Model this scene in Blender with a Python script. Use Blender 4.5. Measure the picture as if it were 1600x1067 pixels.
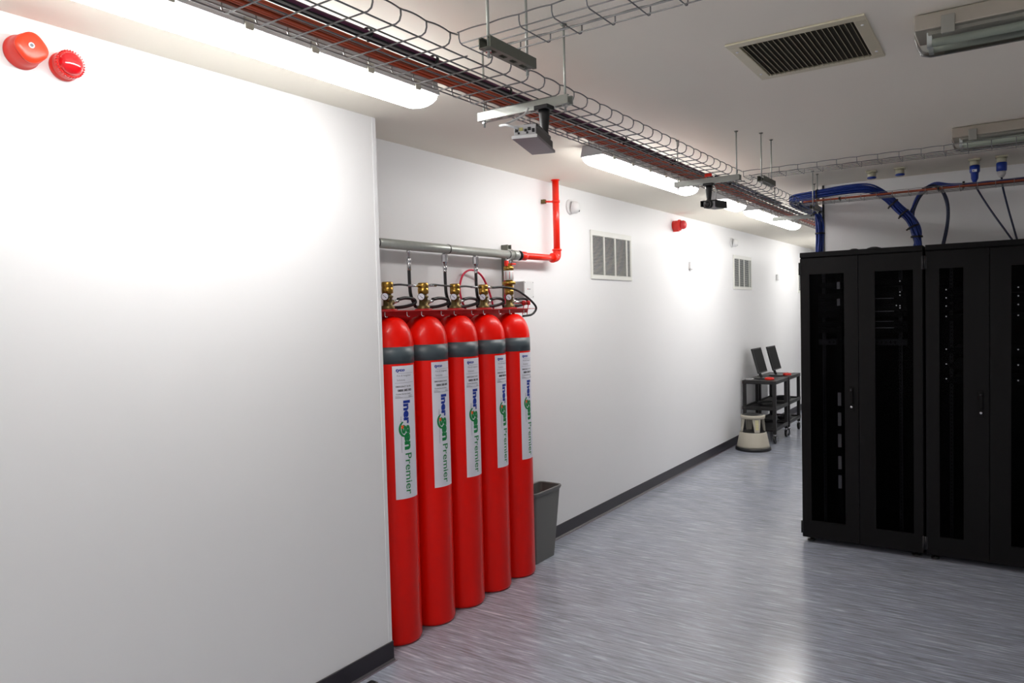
import bpy, bmesh, math, random
from mathutils import Vector, Matrix
random.seed(7)
S = bpy.context.scene
for o in list(bpy.data.objects):
    bpy.data.objects.remove(o)
PI = math.pi

# ------------------------------------------------------------------ camera
cd = bpy.data.cameras.new('camera'); cam = bpy.data.objects.new('camera', cd)
S.collection.objects.link(cam); S.camera = cam
cd.sensor_fit = 'HORIZONTAL'; cd.sensor_width = 36.0; cd.lens = 1146.6 / 1600 * 36.0
cd.clip_start = 0.05; cd.clip_end = 100
R = [[0.82775297, 0.56050775, -0.02561405], [0.00078211, -0.04680287, -0.99890384], [-0.56109216, 0.82682559, -0.0391796]]
M = Matrix(((R[0][0], -R[1][0], -R[2][0], 0), (R[0][1], -R[1][1], -R[2][1], 0), (R[0][2], -R[1][2], -R[2][2], 1.75), (0, 0, 0, 1)))
cam.matrix_world = M

# ------------------------------------------------------------------ world, exposure
w = bpy.data.worlds.new('world'); S.world = w; w.use_nodes = True
w.node_tree.nodes['Background'].inputs[0].default_value = (0.5, 0.52, 0.56, 1)
w.node_tree.nodes['Background'].inputs[1].default_value = 0.0
vs = S.view_settings
vs.view_transform = 'Standard'; vs.look = 'None'; vs.gamma = 1.0; vs.use_curve_mapping = False
vs.exposure = 0.0
TUBE = 26.5            # emission of the lit light diffusers

# ------------------------------------------------------------------ materials
def lin(c):
    r = []
    for v in c:
        v = v / 255.0
        r.append(v / 12.92 if v <= 0.04045 else ((v + 0.055) / 1.055) ** 2.4)
    return r
def mat(name, col, rough=0.5, metal=0.0, spec=0.5, noise=0.0, nscale=20.0, bump=0.0, emit=None, coat=0.0, stretch=None):
    m = bpy.data.materials.new(name); m.use_nodes = True
    nt = m.node_tree; b = nt.nodes['Principled BSDF']
    c = lin(col)
    b.inputs['Base Color'].default_value = (*c, 1)
    b.inputs['Roughness'].default_value = rough; b.inputs['Metallic'].default_value = metal
    b.inputs['Specular IOR Level'].default_value = spec
    b.inputs['Coat Weight'].default_value = coat
    if coat: b.inputs['Coat Roughness'].default_value = 0.08
    tc = nt.nodes.new('ShaderNodeTexCoord')
    src = tc.outputs['Object']
    if stretch:
        mp = nt.nodes.new('ShaderNodeMapping'); mp.inputs['Scale'].default_value = stretch
        nt.links.new(src, mp.inputs['Vector']); src = mp.outputs['Vector']
    nz = nt.nodes.new('ShaderNodeTexNoise'); nz.inputs['Scale'].default_value = nscale; nz.inputs['Detail'].default_value = 4
    nt.links.new(src, nz.inputs['Vector'])
    if noise:
        mx = nt.nodes.new('ShaderNodeMix'); mx.data_type = 'RGBA'
        nt.links.new(nz.outputs['Fac'], mx.inputs['Factor'])
        mx.inputs['A'].default_value = (*[v * (1 - noise) for v in c], 1)
        mx.inputs['B'].default_value = (*[min(1, v * (1 + noise)) for v in c], 1)
        nt.links.new(mx.outputs['Result'], b.inputs['Base Color'])
    if bump:
        bp = nt.nodes.new('ShaderNodeBump'); bp.inputs['Strength'].default_value = bump; bp.inputs['Distance'].default_value = 0.001
        nt.links.new(nz.outputs['Fac'], bp.inputs['Height']); nt.links.new(bp.outputs['Normal'], b.inputs['Normal'])
    if emit:
        b.inputs['Emission Color'].default_value = (*emit[0], 1); b.inputs['Emission Strength'].default_value = emit[1]
    return m
K = {}
K['wall'] = mat('wall_paint', (243, 243, 244), 0.42, noise=0.012, nscale=2.5, bump=0.05)
K['ceil'] = mat('ceiling_paint', (249, 243, 229), 0.6, noise=0.02, nscale=2)
K['base'] = mat('skirting_vinyl', (42, 38, 46), 0.35, noise=0.08)
K['basegap'] = mat('skirting_sealant', (112, 100, 110), 0.4, noise=0.05)
K['bead'] = mat('corner_bead', (240, 240, 242), 0.35, noise=0.01)
K['red'] = mat('red_gloss_paint', (242, 14, 0), 0.34, spec=0.22, noise=0.03, nscale=8, coat=0.12)
K['redd'] = mat('red_bracket_paint', (190, 14, 20), 0.35, noise=0.05)
K['redpipe'] = mat('red_pipe_paint', (246, 40, 14), 0.35, noise=0.04, coat=0.2)
K['redalarm'] = mat('red_alarm_plastic', (228, 42, 28), 0.35, noise=0.02)
K['redalarm2'] = mat('red_lens_plastic', (214, 12, 26), 0.12, noise=0.02, coat=0.8)
K['orangered'] = mat('orange_red_plastic', (240, 66, 34), 0.3, noise=0.02)
K['band'] = mat('grey_band', (74, 86, 92), 0.4, noise=0.04)
K['label'] = mat('label_white', (226, 227, 238), 0.4, noise=0.01)
K['blueink'] = mat('blue_ink', (12, 48, 150), 0.5, noise=0.02)
K['greenink'] = mat('green_ink', (6, 128, 66), 0.5, noise=0.02)
K['greyink'] = mat('grey_ink', (110, 112, 122), 0.5, noise=0.02)
K['blackink'] = mat('black_ink', (35, 35, 40), 0.5, noise=0.02)
K['orangeink'] = mat('orange_ink', (236, 92, 34), 0.5, noise=0.02)
K['brass'] = mat('brass', (176, 138, 66), 0.3, 1.0, noise=0.12, nscale=60)
K['brassd'] = mat('tarnished_brass', (112, 96, 62), 0.45, 0.9, noise=0.15, nscale=60)
K['galv'] = mat('galvanised_steel', (176, 180, 174), 0.4, 0.5, noise=0.12, nscale=40)
K['galvd'] = mat('dark_galvanised_steel', (112, 114, 104), 0.45, 0.4, noise=0.15, nscale=30)
K['wire'] = mat('zinc_wire', (128, 128, 128), 0.3, 0.55, noise=0.08, nscale=50)
K['chrome'] = mat('plated_fitting', (205, 205, 208), 0.22, 1.0, noise=0.05)
K['rubber'] = mat('black_rubber', (22, 22, 24), 0.4, noise=0.1)
K['blackp'] = mat('black_plastic', (26, 26, 28), 0.38, noise=0.08)
K['blackm'] = mat('black_rack_paint', (15, 14, 15), 0.5, spec=0.16, noise=0.06, nscale=300, bump=0.08)
K['blackin'] = mat('rack_interior_black', (9, 9, 10), 0.6, spec=0.2, noise=0.1)
K['darkmet'] = mat('dark_steel', (58, 58, 60), 0.4, 0.7, noise=0.1)
K['pink'] = mat('crimson_cable', (214, 32, 72), 0.4, noise=0.05)
K['orange'] = mat('orange_cable', (200, 84, 46), 0.42, noise=0.1)
K['purple'] = mat('dark_purple_cable', (96, 40, 74), 0.4, noise=0.1)
K['blue'] = mat('blue_cable', (14, 48, 130), 0.36, noise=0.1)
K['bluep'] = mat('blue_plug_plastic', (12, 52, 150), 0.35, noise=0.04)
K['brown'] = mat('brown_orange_cable', (150, 74, 48), 0.42, noise=0.1)
K['navy'] = mat('navy_cable', (24, 34, 66), 0.4, noise=0.1)
K['cream'] = mat('cream_plastic', (188, 184, 160), 0.4, noise=0.03)
K['whitep'] = mat('white_plastic', (232, 232, 232), 0.35, noise=0.02)
K['lightgp'] = mat('light_grey_plastic', (196, 194, 196), 0.4, noise=0.03)
K['bin'] = mat('grey_bin_plastic', (108, 108, 106), 0.45, noise=0.04, bump=0.1, nscale=150)
K['stool'] = mat('warm_grey_stool', (172, 166, 152), 0.4, noise=0.03)
K['house'] = mat('fixture_grey', (172, 172, 176), 0.4, noise=0.03)
K['housew'] = mat('unlit_fixture_grey', (176, 168, 156), 0.5, noise=0.03)
K['clip'] = mat('fixture_clip', (150, 148, 140), 0.4, noise=0.05)
K['ventcream'] = mat('vent_cream_metal', (222, 214, 188), 0.4, 0.1, noise=0.04)
K['ventdark'] = mat('vent_dark', (58, 53, 42), 0.7, noise=0.1)
K['ventslat'] = mat('vent_slat_metal', (176, 167, 140), 0.45, 0.1, noise=0.05)
K['grille'] = mat('grille_white', (230, 230, 224), 0.4, noise=0.02)
K['grilled'] = mat('grille_dark', (44, 52, 60), 0.7, noise=0.1)
K['lit'] = mat('lit_diffuser', (250, 250, 250), 0.3, emit=((1.0, 0.985, 0.965), TUBE))
K['litdim'] = mat('dim_lit_diffuser', (250, 250, 245), 0.3, emit=((1.0, 0.98, 0.93), 9.0))
K['tube'] = mat('unlit_tube', (208, 214, 200), 0.25, noise=0.02)
K['greypl'] = mat('grey_device_shell', (116, 110, 116), 0.4, noise=0.05)
K['devdark'] = mat('charcoal_device_shell', (50, 48, 50), 0.42, noise=0.08)
K['plate'] = mat('pale_slot_plastic', (196, 198, 206), 0.5, noise=0.03)
K['wood'] = mat('charcoal_cart_plastic', (27, 25, 26), 0.45, noise=0.08)
K['yellow'] = mat('faded_yellow_print', (206, 200, 130), 0.5, noise=0.03)
K['led'] = mat('white_indicator', (240, 240, 240), 0.4, emit=((1, 1, 1), 0.5)); K['led'].cycles.emission_sampling = 'NONE'

def glassmat(name, tint, rough, fac):
    m = bpy.data.materials.new(name); m.use_nodes = True; nt = m.node_tree
    for n in list(nt.nodes): nt.nodes.remove(n)
    out = nt.nodes.new('ShaderNodeOutputMaterial'); mx = nt.nodes.new('ShaderNodeMixShader')
    tr = nt.nodes.new('ShaderNodeBsdfTransparent'); gl = nt.nodes.new('ShaderNodeBsdfGlossy'); fr = nt.nodes.new('ShaderNodeFresnel')
    tr.inputs[0].default_value = (*tint, 1); gl.inputs['Roughness'].default_value = rough
    gl.inputs['Color'].default_value = (fac, fac, fac, 1); fr.inputs[0].default_value = 1.45
    nt.links.new(fr.outputs[0], mx.inputs[0]); nt.links.new(tr.outputs[0], mx.inputs[1]); nt.links.new(gl.outputs[0], mx.inputs[2])
    nt.links.new(mx.outputs[0], out.inputs[0]); return m
K['smoked'] = glassmat('smoked_glass', (0.62, 0.62, 0.64), 0.12, 0.04)
K['clear'] = glassmat('clear_diffuser', (0.9, 0.92, 0.9), 0.15, 0.9)

# floor: streaky vinyl, streaks along X
def floormat():
    m = bpy.data.materials.new('streaked_grey_vinyl'); m.use_nodes = True; nt = m.node_tree
    b = nt.nodes['Principled BSDF']; tc = nt.nodes.new('ShaderNodeTexCoord')
    def noise(sc, scale, det, rough=0.6, dist=0.0):
        mp = nt.nodes.new('ShaderNodeMapping'); mp.inputs['Scale'].default_value = sc
        n = nt.nodes.new('ShaderNodeTexNoise'); n.inputs['Scale'].default_value = scale
        n.inputs['Detail'].default_value = det; n.inputs['Roughness'].default_value = rough; n.inputs['Distortion'].default_value = dist
        nt.links.new(tc.outputs['Object'], mp.inputs['Vector']); nt.links.new(mp.outputs['Vector'], n.inputs['Vector'])
        return n.outputs['Fac']
    def ramp(src, stops):
        r = nt.nodes.new('ShaderNodeValToRGB'); e = r.color_ramp.elements
        e[0].position, e[0].color = stops[0][0], (*lin(stops[0][1]), 1)
        e[1].position, e[1].color = stops[-1][0], (*lin(stops[-1][1]), 1)
        for p, c in stops[1:-1]:
            k = e.new(p); k.color = (*lin(c), 1)
        nt.links.new(src, r.inputs[0]); return r.outputs[0]
    c1 = ramp(noise((1.9, 24, 1), 2.4, 9, 0.68, 0.35), [(0.30, (168, 171, 177)), (0.46, (195, 198, 205)), (0.56, (205, 208, 215)), (0.70, (228, 230, 236))])
    c2 = ramp(noise((3.0, 78, 1), 1.6, 6, 0.72, 0.5), [(0.28, (46, 48, 54)), (0.39, (124, 124, 124)), (0.61, (130, 130, 130)), (0.71, (214, 215, 220))])
    c3 = ramp(noise((0.5, 2.4, 1), 1.5, 3, 0.5, 0.2), [(0.30, (116, 116, 116)), (0.70, (140, 140, 140))])
    mx = nt.nodes.new('ShaderNodeMix'); mx.data_type = 'RGBA'; mx.blend_type = 'OVERLAY'; mx.inputs['Factor'].default_value = 0.5
    nt.links.new(c1, mx.inputs['A']); nt.links.new(c2, mx.inputs['B'])
    m2 = nt.nodes.new('ShaderNodeMix'); m2.data_type = 'RGBA'; m2.blend_type = 'OVERLAY'; m2.inputs['Factor'].default_value = 0.5
    nt.links.new(mx.outputs['Result'], m2.inputs['A']); nt.links.new(c3, m2.inputs['B'])
    nt.links.new(m2.outputs['Result'], b.inputs['Base Color'])
    b.inputs['Roughness'].default_value = 0.3; b.inputs['Specular IOR Level'].default_value = 0.5
    rr = nt.nodes.new('ShaderNodeMapRange'); rr.inputs['To Min'].default_value = 0.15; rr.inputs['To Max'].default_value = 0.24
    nt.links.new(noise((4, 40, 1), 3, 5), rr.inputs['Value']); nt.links.new(rr.outputs[0], b.inputs['Roughness'])
    bp = nt.nodes.new('ShaderNodeBump'); bp.inputs['Strength'].default_value = 0.08; bp.inputs['Distance'].default_value = 0.0015
    nt.links.new(noise((5, 50, 1), 6, 5), bp.inputs['Height']); nt.links.new(bp.outputs['Normal'], b.inputs['Normal'])
    return m
K['floor'] = floormat()

# ------------------------------------------------------------------ mesh helpers
class MB:
    def __init__(s): s.v = []; s.f = []; s.sm = []
    def add(s, vs, fs, smooth=False):
        n = len(s.v); s.v += [tuple(v) for v in vs]; s.f += [tuple(i + n for i in f) for f in fs]; s.sm += [smooth] * len(fs); return s
    def box(s, x0, x1, y0, y1, z0, z1, mtx=None):
        vs = [Vector((x, y, z)) for z in (z0, z1) for y in (y0, y1) for x in (x0, x1)]
        if mtx is not None: vs = [mtx @ v for v in vs]
        return s.add(vs, [(0, 2, 3, 1), (4, 5, 7, 6), (0, 1, 5, 4), (2, 6, 7, 3), (0, 4, 6, 2), (1, 3, 7, 5)])
    def prism(s, prof, axis, a0, a1, closed=True):
        # prof: 2-D points in the other two axes, extruded along axis from a0 to a1
        def P(u, v, a):
            return {'x': (a, u, v), 'y': (u, a, v), 'z': (u, v, a)}[axis]
        n = len(prof); vs = [P(u, v, a0) for u, v in prof] + [P(u, v, a1) for u, v in prof]
        fs = [(i, (i + 1) % n, n + (i + 1) % n, n + i) for i in range(n if closed else n - 1)]
        if closed: fs += [tuple(range(n))[::-1], tuple(range(n, 2 * n))]
        return s.add(vs, fs)
    def lathe(s, prof, base=(0, 0, 0), axis=(0, 0, 1), n=32, smooth=True, mod=None):
        # prof: (radius, height along the axis)
        ax = Vector(axis).normalized(); q = Vector((0, 0, 1)).rotation_difference(ax)
        b = Vector(base); vs = []
        for j, (r, h) in enumerate(prof):
            for i in range(n):
                a = 2 * PI * i / n; rr = r * (mod(a, j) if mod else 1)
                vs.append(b + q @ Vector((rr * math.cos(a), rr * math.sin(a), h)))
        fs = []
        for j in range(len(prof) - 1):
            for i in range(n):
                fs.append((j * n + i, j * n + (i + 1) % n, (j + 1) * n + (i + 1) % n, (j + 1) * n + i))
        s.add(vs, fs, smooth); m = len(s.v) - len(vs)
        s.f.append(tuple(m + i for i in range(n))[::-1]); s.sm.append(False)
        s.f.append(tuple(m + (len(prof) - 1) * n + i for i in range(n))); s.sm.append(False)
        return s
    def cyl(s, p0, p1, r, n=12, r2=None):
        p0 = Vector(p0); p1 = Vector(p1)
        return s.lathe([(r, 0), (r if r2 is None else r2, (p1 - p0).length)], p0, p1 - p0, n)
    def tube(s, pts, r, n=6, smooth_path=True, sub=6):
        P = [Vector(p) for p in pts]
        if smooth_path and len(P) > 2: P = catmull(P, sub)
        rings = []; up = None
        for i, p in enumerate(P):
            t = (P[min(i + 1, len(P) - 1)] - P[max(i - 1, 0)])
            if t.length < 1e-9: t = Vector((0, 0, 1))
            t.normalize()
            if up is None:
                up = t.orthogonal().normalized()
            up = (up - t * up.dot(t))
            up = up.normalized() if up.length > 1e-6 else t.orthogonal().normalized()
            sd = t.cross(up)
            rings.append([p + r * (math.cos(2 * PI * k / n) * up + math.sin(2 * PI * k / n) * sd) for k in range(n)])
        vs = [v for g in rings for v in g]; fs = []
        for j in range(len(rings) - 1):
            for i in range(n): fs.append((j * n + i, j * n + (i + 1) % n, (j + 1) * n + (i + 1) % n, (j + 1) * n + i))
        s.add(vs, fs, True); m = len(s.v) - len(vs)
        s.f.append(tuple(m + i for i in range(n))[::-1]); s.sm.append(False)
        s.f.append(tuple(m + (len(rings) - 1) * n + i for i in range(n))); s.sm.append(False)
        return s
    def build(s, name, m, parent=None, bevel=0.0):
        me = bpy.data.meshes.new(name); me.from_pydata([tuple(v) for v in s.v], [], s.f); me.update()
        bm = bmesh.new(); bm.from_mesh(me); bmesh.ops.recalc_face_normals(bm, faces=bm.faces); bm.to_mesh(me); bm.free()
        for p, k in zip(me.polygons, s.sm): p.use_smooth = k
        me.materials.append(K[m] if isinstance(m, str) else m)
        return link(name, me, parent, bevel)
def link(name, me, parent=None, bevel=0.0):
    o = bpy.data.objects.new(name, me); S.collection.objects.link(o)
    if parent is not None:
        o.parent = parent
        # vertices are given in world space: undo the parent's placement
        o.matrix_parent_inverse = wm(parent).inverted()
    if bevel:
        b = o.modifiers.new('bevel', 'BEVEL'); b.width = bevel; b.segments = 2; b.limit_method = 'ANGLE'
    return o
WM = {}
def wm(o):
    m = WM.get(o.name)
    return m if m is not None else Matrix.Identity(4)
def catmull(P, sub):
    out = []
    for i in range(len(P) - 1):
        p0 = P[i - 1] if i > 0 else P[0] * 2 - P[1]; p1 = P[i]; p2 = P[i + 1]
        p3 = P[i + 2] if i + 2 < len(P) else P[-1] * 2 - P[-2]
        for k in range(sub):
            t = k / sub
            out.append(0.5 * ((2 * p1) + (p2 - p0) * t + (2 * p0 - 5 * p1 + 4 * p2 - p3) * t * t + (3 * p1 - p0 - 3 * p2 + p3) * t ** 3))
    out.append(P[-1]); return out
def tag(o, label=None, cat=None, group=None, kind=None):
    if label: o['label'] = label
    if cat: o['category'] = cat
    if group: o['group'] = group
    if kind: o['kind'] = kind
    return o
def thing(name, loc, label, cat, group=None):
    o = bpy.data.objects.new(name, None); S.collection.objects.link(o); o.location = loc
    o.empty_display_size = 0.05; WM[o.name] = Matrix.Translation(Vector(loc))
    return tag(o, label, cat, group)
def struct(name, mb, m, parent=None, bevel=0.0):
    o = mb.build(name, m, parent, bevel)
    if parent is None: o['kind'] = 'structure'
    return o
def dup(src, off, label=None):
    """copy a thing with its parts and sub-parts, shifted by off"""
    def rec(o, par):
        c = o.copy(); S.collection.objects.link(c)
        if par is not None:
            c.parent = par
        for ch in [x for x in bpy.data.objects if x.parent == o]: rec(ch, c)
        return c
    r = rec(src, None); r.location = Vector(src.location) + Vector(off)
    if label: r['label'] = label
    return r

# ================================================================== SETTING
H = 2.73
XF, XB = -2.60, -2.89
YC = 2.672                       # end of the nearer wall
struct('floor', MB().box(-3.1, 3.0, -3.2, 17.2, -0.12, 0), 'floor')
struct('ceiling', MB().box(-3.1, 3.0, -3.2, 17.2, H, H + 0.12), 'ceil')
struct('wall_left_near', MB().box(-3.0, XF, -3.2, YC, 0, H), 'wall')
struct('wall_left_far', MB().box(-3.1, XB, YC - 0.001, 17.2, 0, H), 'wall')
struct('wall_back', MB().box(-1.27, 2.36, 6.5, 6.66, 0, H), 'wall')
struct('wall_corridor', MB().box(-1.27, -1.11, 6.661, 17.0, 0, H), 'wall')
struct('wall_corridor_end', MB().box(-2.889, -1.271, 16.9, 17.1, 0, H), 'wall')
struct('wall_right', MB().box(2.2, 2.36, -2.8, 6.499, 0, H), 'wall')
struct('wall_front', MB().box(-2.599, 2.36, -3.0, -2.801, 0, H), 'wall')
struct('trim_1', MB().box(-1.279, -1.264, 6.490, 6.4999, 0, H), 'darkmet')
struct('trim_2', MB().box(XF, XF + 0.0025, YC - 0.022, YC + 0.0015, 0.1, H - 0.002), 'bead')
def skirt_prof(x):
    return [(x, 0.0), (x + 0.016, 0.0), (x + 0.016, 0.003), (x + 0.006, 0.012), (x + 0.004, 0.098), (x, 0.1)]
struct('baseboard_left_near', MB().prism(skirt_prof(XF + 0.0026), 'y', -2.8, YC + 0.006).box(-2.89, XF + 0.0026, YC, YC + 0.006, 0, 0.1), 'base')
struct('baseboard_left_far', MB().prism(skirt_prof(XB), 'y', YC + 0.01, 16.9), 'base')
struct('baseboard_back', MB().box(-1.26, 2.2, 6.49, 6.4999, 0, 0.1), 'base')
struct('trim_3', MB().box(XF + 0.019, XF + 0.027, -2.8, YC + 0.012, 0, 0.003), 'basegap')
struct('trim_4', MB().box(XB + 0.016, XB + 0.022, 4.2, 16.9, 0, 0.003), 'basegap')

# ================================================================== LIGHT FIXTURES
def trap(x, w0, w1, z0, z1):
    return [(x - w0, z0), (x + w0, z0), (x + w1, z1), (x - w1, z1)]
def fixture_y(x, y0, y1, label, lit='lit', group=None, clips=6):
    t = thing('ceiling_light', (x, (y0 + y1) / 2, H), label, 'light', group)
    hb = MB().prism([(x - 0.076, H - 0.068), (x + 0.076, H - 0.068), (x + 0.060, H), (x - 0.060, H)], 'y', y0 - 0.01, y1 + 0.01)
    hb.build('housing', 'house', t, 0.004)
    # diffuser: rounded trough with sloping ends
    n = 9; rings = []
    L = y1 - y0; e = min(0.05, L * 0.15)
    for (y, sc) in ((y0, 0.55), (y0 + e * 0.3, 0.82), (y0 + e, 1.0), (y1 - e, 1.0), (y1 - e * 0.3, 0.82), (y1, 0.55)):
        ring = []
        for i in range(n):
            a = PI * i / (n - 1); cx = math.cos(a); sz = math.sin(a) ** 0.6
            ring.append((x + 0.070 * cx * (0.9 + 0.1 * sc), y, H - 0.069 - 0.050 * sz * sc))
        rings.append(ring)
    vs = [p for r in rings for p in r]; fs = []
    for j in range(len(rings) - 1):
        for i in range(n - 1): fs.append((j * n + i, j * n + i + 1, (j + 1) * n + i + 1, (j + 1) * n + i))
    fs += [tuple(range(n)), tuple((len(rings) - 1) * n + i for i in range(n))]
    d = MB().add(vs, fs, True); d.build('diffuser', lit, t)
    for k in range(clips):
        y = y0 + L * (k + 0.5) / clips
        MB().box(x + 0.0705, x + 0.081, y - 0.016, y + 0.016, H - 0.078, H - 0.040).build('clip', 'clip', t, 0.002)
        MB().box(x - 0.081, x - 0.0705, y - 0.016, y + 0.016, H - 0.078, H - 0.040).build('clip', 'clip', t, 0.002)
    return t
fixture_y(-2.04, 0.82, 2.40, 'lit long white ceiling light over the near white wall, nearest of the lit ones')
fixture_y(-2.04, 3.90, 5.50, 'lit long ceiling light above the wall pipe, second along the cable tray')
fixture_y(-2.04, 6.18, 6.74, 'short dim lit ceiling light between two long lit ones', 'litdim', clips=1)
fixture_y(-2.04, 7.10, 8.84, 'lit long ceiling light near the far end beside the blue cables')
fixture_y(-2.03, 11.2, 12.8, 'lit ceiling light furthest down the corridor behind the blue cable', clips=2)
fixture_y(-2.03, -2.3, -0.7, 'unseen ceiling light added behind the viewpoint for brightness, in line with the wall lights', clips=2)  # unseen fixture continuing the row, added to brighten the room

def fixture_x(x0, x1, y, label):
    t = thing('ceiling_light', ((x0 + x1) / 2, y, H), label, 'light', 'unlit ceiling lights')
    MB().prism([(y - 0.088, H - 0.06), (y + 0.088, H - 0.06), (y + 0.07, H - 0.002), (y - 0.07, H - 0.002)], 'x', x0, x1).build('housing', 'housew', t, 0.004)
    MB().box(x0 + 0.04, x1 - 0.04, y - 0.06, y + 0.06, H - 0.072, H - 0.0605).build('reflector', 'housew', t)
    for dy in (-0.035, 0.035):
        tb = MB().cyl((x0 + 0.05, y + dy, H - 0.094), (x1 - 0.05, y + dy, H - 0.094), 0.014, 16).build('tube', 'tube', t)
        for xx in (x0 + 0.035, x1 - 0.05):
            MB().box(xx, xx + 0.015, y + dy - 0.014, y + dy + 0.014, H - 0.110, H - 0.0605).build('lampholder', 'whitep', tb)
    n = 9; rings = []
    for (xx, sc) in ((x0, 0.5), (x0 + 0.012, 0.85), (x0 + 0.04, 1.0), (x1 - 0.04, 1.0), (x1 - 0.012, 0.85), (x1, 0.5)):
        ring = []
        for i in range(n):
            a = PI * i / (n - 1)
            ring.append((xx, y + 0.082 * math.cos(a), H - 0.061 - 0.066 * math.sin(a) ** 0.6 * sc))
        rings.append(ring)
    vs = [p for r in rings for p in r]; fs = []
    for j in range(len(rings) - 1):
        for i in range(n - 1): fs.append((j * n + i, j * n + i + 1, (j + 1) * n + i + 1, (j + 1) * n + i))
    fs += [tuple(range(n)), tuple((len(rings) - 1) * n + i for i in range(n))]
    MB().add(vs, fs, True).build('diffuser', 'clear', t)
    for k in range(5):
        xx = x0 + 0.10 + (x1 - x0 - 0.2) * k / 4
        for sgn in (-1, 1):
            a, b = sorted((y + sgn * 0.07, y + sgn * 0.092))
            MB().box(xx - 0.02, xx + 0.02, a, b, H - 0.085, H - 0.025).build('clip', 'clip', t, 0.002)
    return t
fixture_y(0.9, -2.3, -0.7, 'unseen ceiling light added behind the viewpoint on the right as fill', clips=2)  # added out of view to lift the bounced light in the room
fixture_x(-0.27, 1.33, 2.97, 'unlit clear ceiling light at the upper right, beside the ceiling vent')
fixture_x(-0.27, 1.33, 4.95, 'unlit clear ceiling light behind the high cable tray near the blue plugs')

# ================================================================== CEILING VENT
vx0, vx1, vy0, vy1 = -0.883, -0.406, 2.765, 3.272
t = thing('ceiling_vent', ((vx0 + vx1) / 2, (vy0 + vy1) / 2, H), 'cream metal ceiling vent with many parallel dark slats', 'vent')
fw = 0.042; zf = H - 0.008
f = MB()
f.box(vx0, vx1, vy0, vy0 + fw, zf, H - 0.0005).box(vx0, vx1, vy1 - fw, vy1, zf, H - 0.0005)
f.box(vx0, vx0 + fw, vy0 + fw, vy1 - fw, zf, H - 0.0005).box(vx1 - fw, vx1, vy0 + fw, vy1 - fw, zf, H - 0.0005)
fo = f.build('frame', 'ventcream', t, 0.0025)
for sx in (vx0 + 0.02, vx1 - 0.02):
    for sy in (vy0 + 0.09, vy1 - 0.09):
        MB().lathe([(0.006, 0), (0.005, 0.002), (0.002, 0.003)], (sx, sy, zf), (0, 0, -1), 10).build('screw', 'bead', fo)
MB().box(vx0 + fw, vx1 - fw, vy0 + fw, vy1 - fw, H - 0.0015, H - 0.0005).build('backing', 'ventdark', t)
ns = 21
for k in range(ns):
    x = vx0 + fw + (vx1 - vx0 - 2 * fw) * (k + 0.5) / ns
    MB().add([(x - 0.0030, vy0 + fw, H - 0.0016), (x - 0.0018, vy0 + fw, H - 0.0016), (x + 0.0034, vy0 + fw, zf - 0.003), (x + 0.0012, vy0 + fw, zf - 0.003),
              (x - 0.0030, vy1 - fw, H - 0.0016), (x - 0.0018, vy1 - fw, H - 0.0016), (x + 0.0034, vy1 - fw, zf - 0.003), (x + 0.0012, vy1 - fw, zf - 0.003)],
             [(0, 1, 2, 3), (4, 7, 6, 5), (0, 4, 5, 1), (1, 5, 6, 2), (2, 6, 7, 3), (3, 7, 4, 0)]).build('slat', 'ventslat', t)

# ================================================================== WALL GRILLES
def grille(y0, y1, z0, z1, label, nslat=28):
    t = thing('wall_grille', (XB, (y0 + y1) / 2, z0), label, 'vent')
    d = 0.012; b = 0.035; zt = 0.045
    f = MB()
    f.box(XB, XB + d, y0, y1, z0, z0 + b).box(XB, XB + d, y0, y1, z1 - zt, z1)
    f.box(XB, XB + d, y0, y0 + b * 0.8, z0 + b, z1 - zt).box(XB, XB + d, y1 - b * 0.8, y1, z0 + b, z1 - zt)
    f.build('frame', 'grille', t, 0.002)
    ya, yb = y0 + b * 0.8, y1 - b * 0.8; za, zb = z0 + b, z1 - zt
    MB().box(XB + 0.0002, XB + 0.002, ya, yb, za, zb).build('backing', 'grilled', t)
    for k in (1, 2, 3):
        y = ya + (yb - ya) * (0.29 * k if k < 3 else 0.9)
        MB().box(XB + 0.002, XB + 0.0115, y - 0.009, y + 0.009, za, zb).build('mullion', 'grille', t)
    for k in range(nslat):
        z = za + (zb - za) * (k + 0.5) / nslat
        MB().add([(XB + 0.002, ya, z + 0.0005), (XB + 0.002, ya, z + 0.0018), (XB + 0.0105, ya, z - 0.0014), (XB + 0.0105, ya, z - 0.0034),
                  (XB + 0.002, yb, z + 0.0005), (XB + 0.002, yb, z + 0.0018), (XB + 0.0105, yb, z - 0.0014), (XB + 0.0105, yb, z - 0.0034)],
                 [(0, 1, 2, 3), (4, 7, 6, 5), (0, 4, 5, 1), (1, 5, 6, 2), (2, 6, 7, 3), (3, 7, 4, 0)]).build('slat', 'grille', t)
grille(5.45, 6.24, 2.015, 2.425, 'white louvred wall grille right of the red pipe, nearest of the grilles')
grille(9.27, 10.04, 1.975, 2.41, 'white louvred wall grille further along, above the step stool')
grille(12.7, 13.45, 1.96, 2.36, 'white louvred wall grille mostly hidden at the rack edge', 20)

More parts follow.
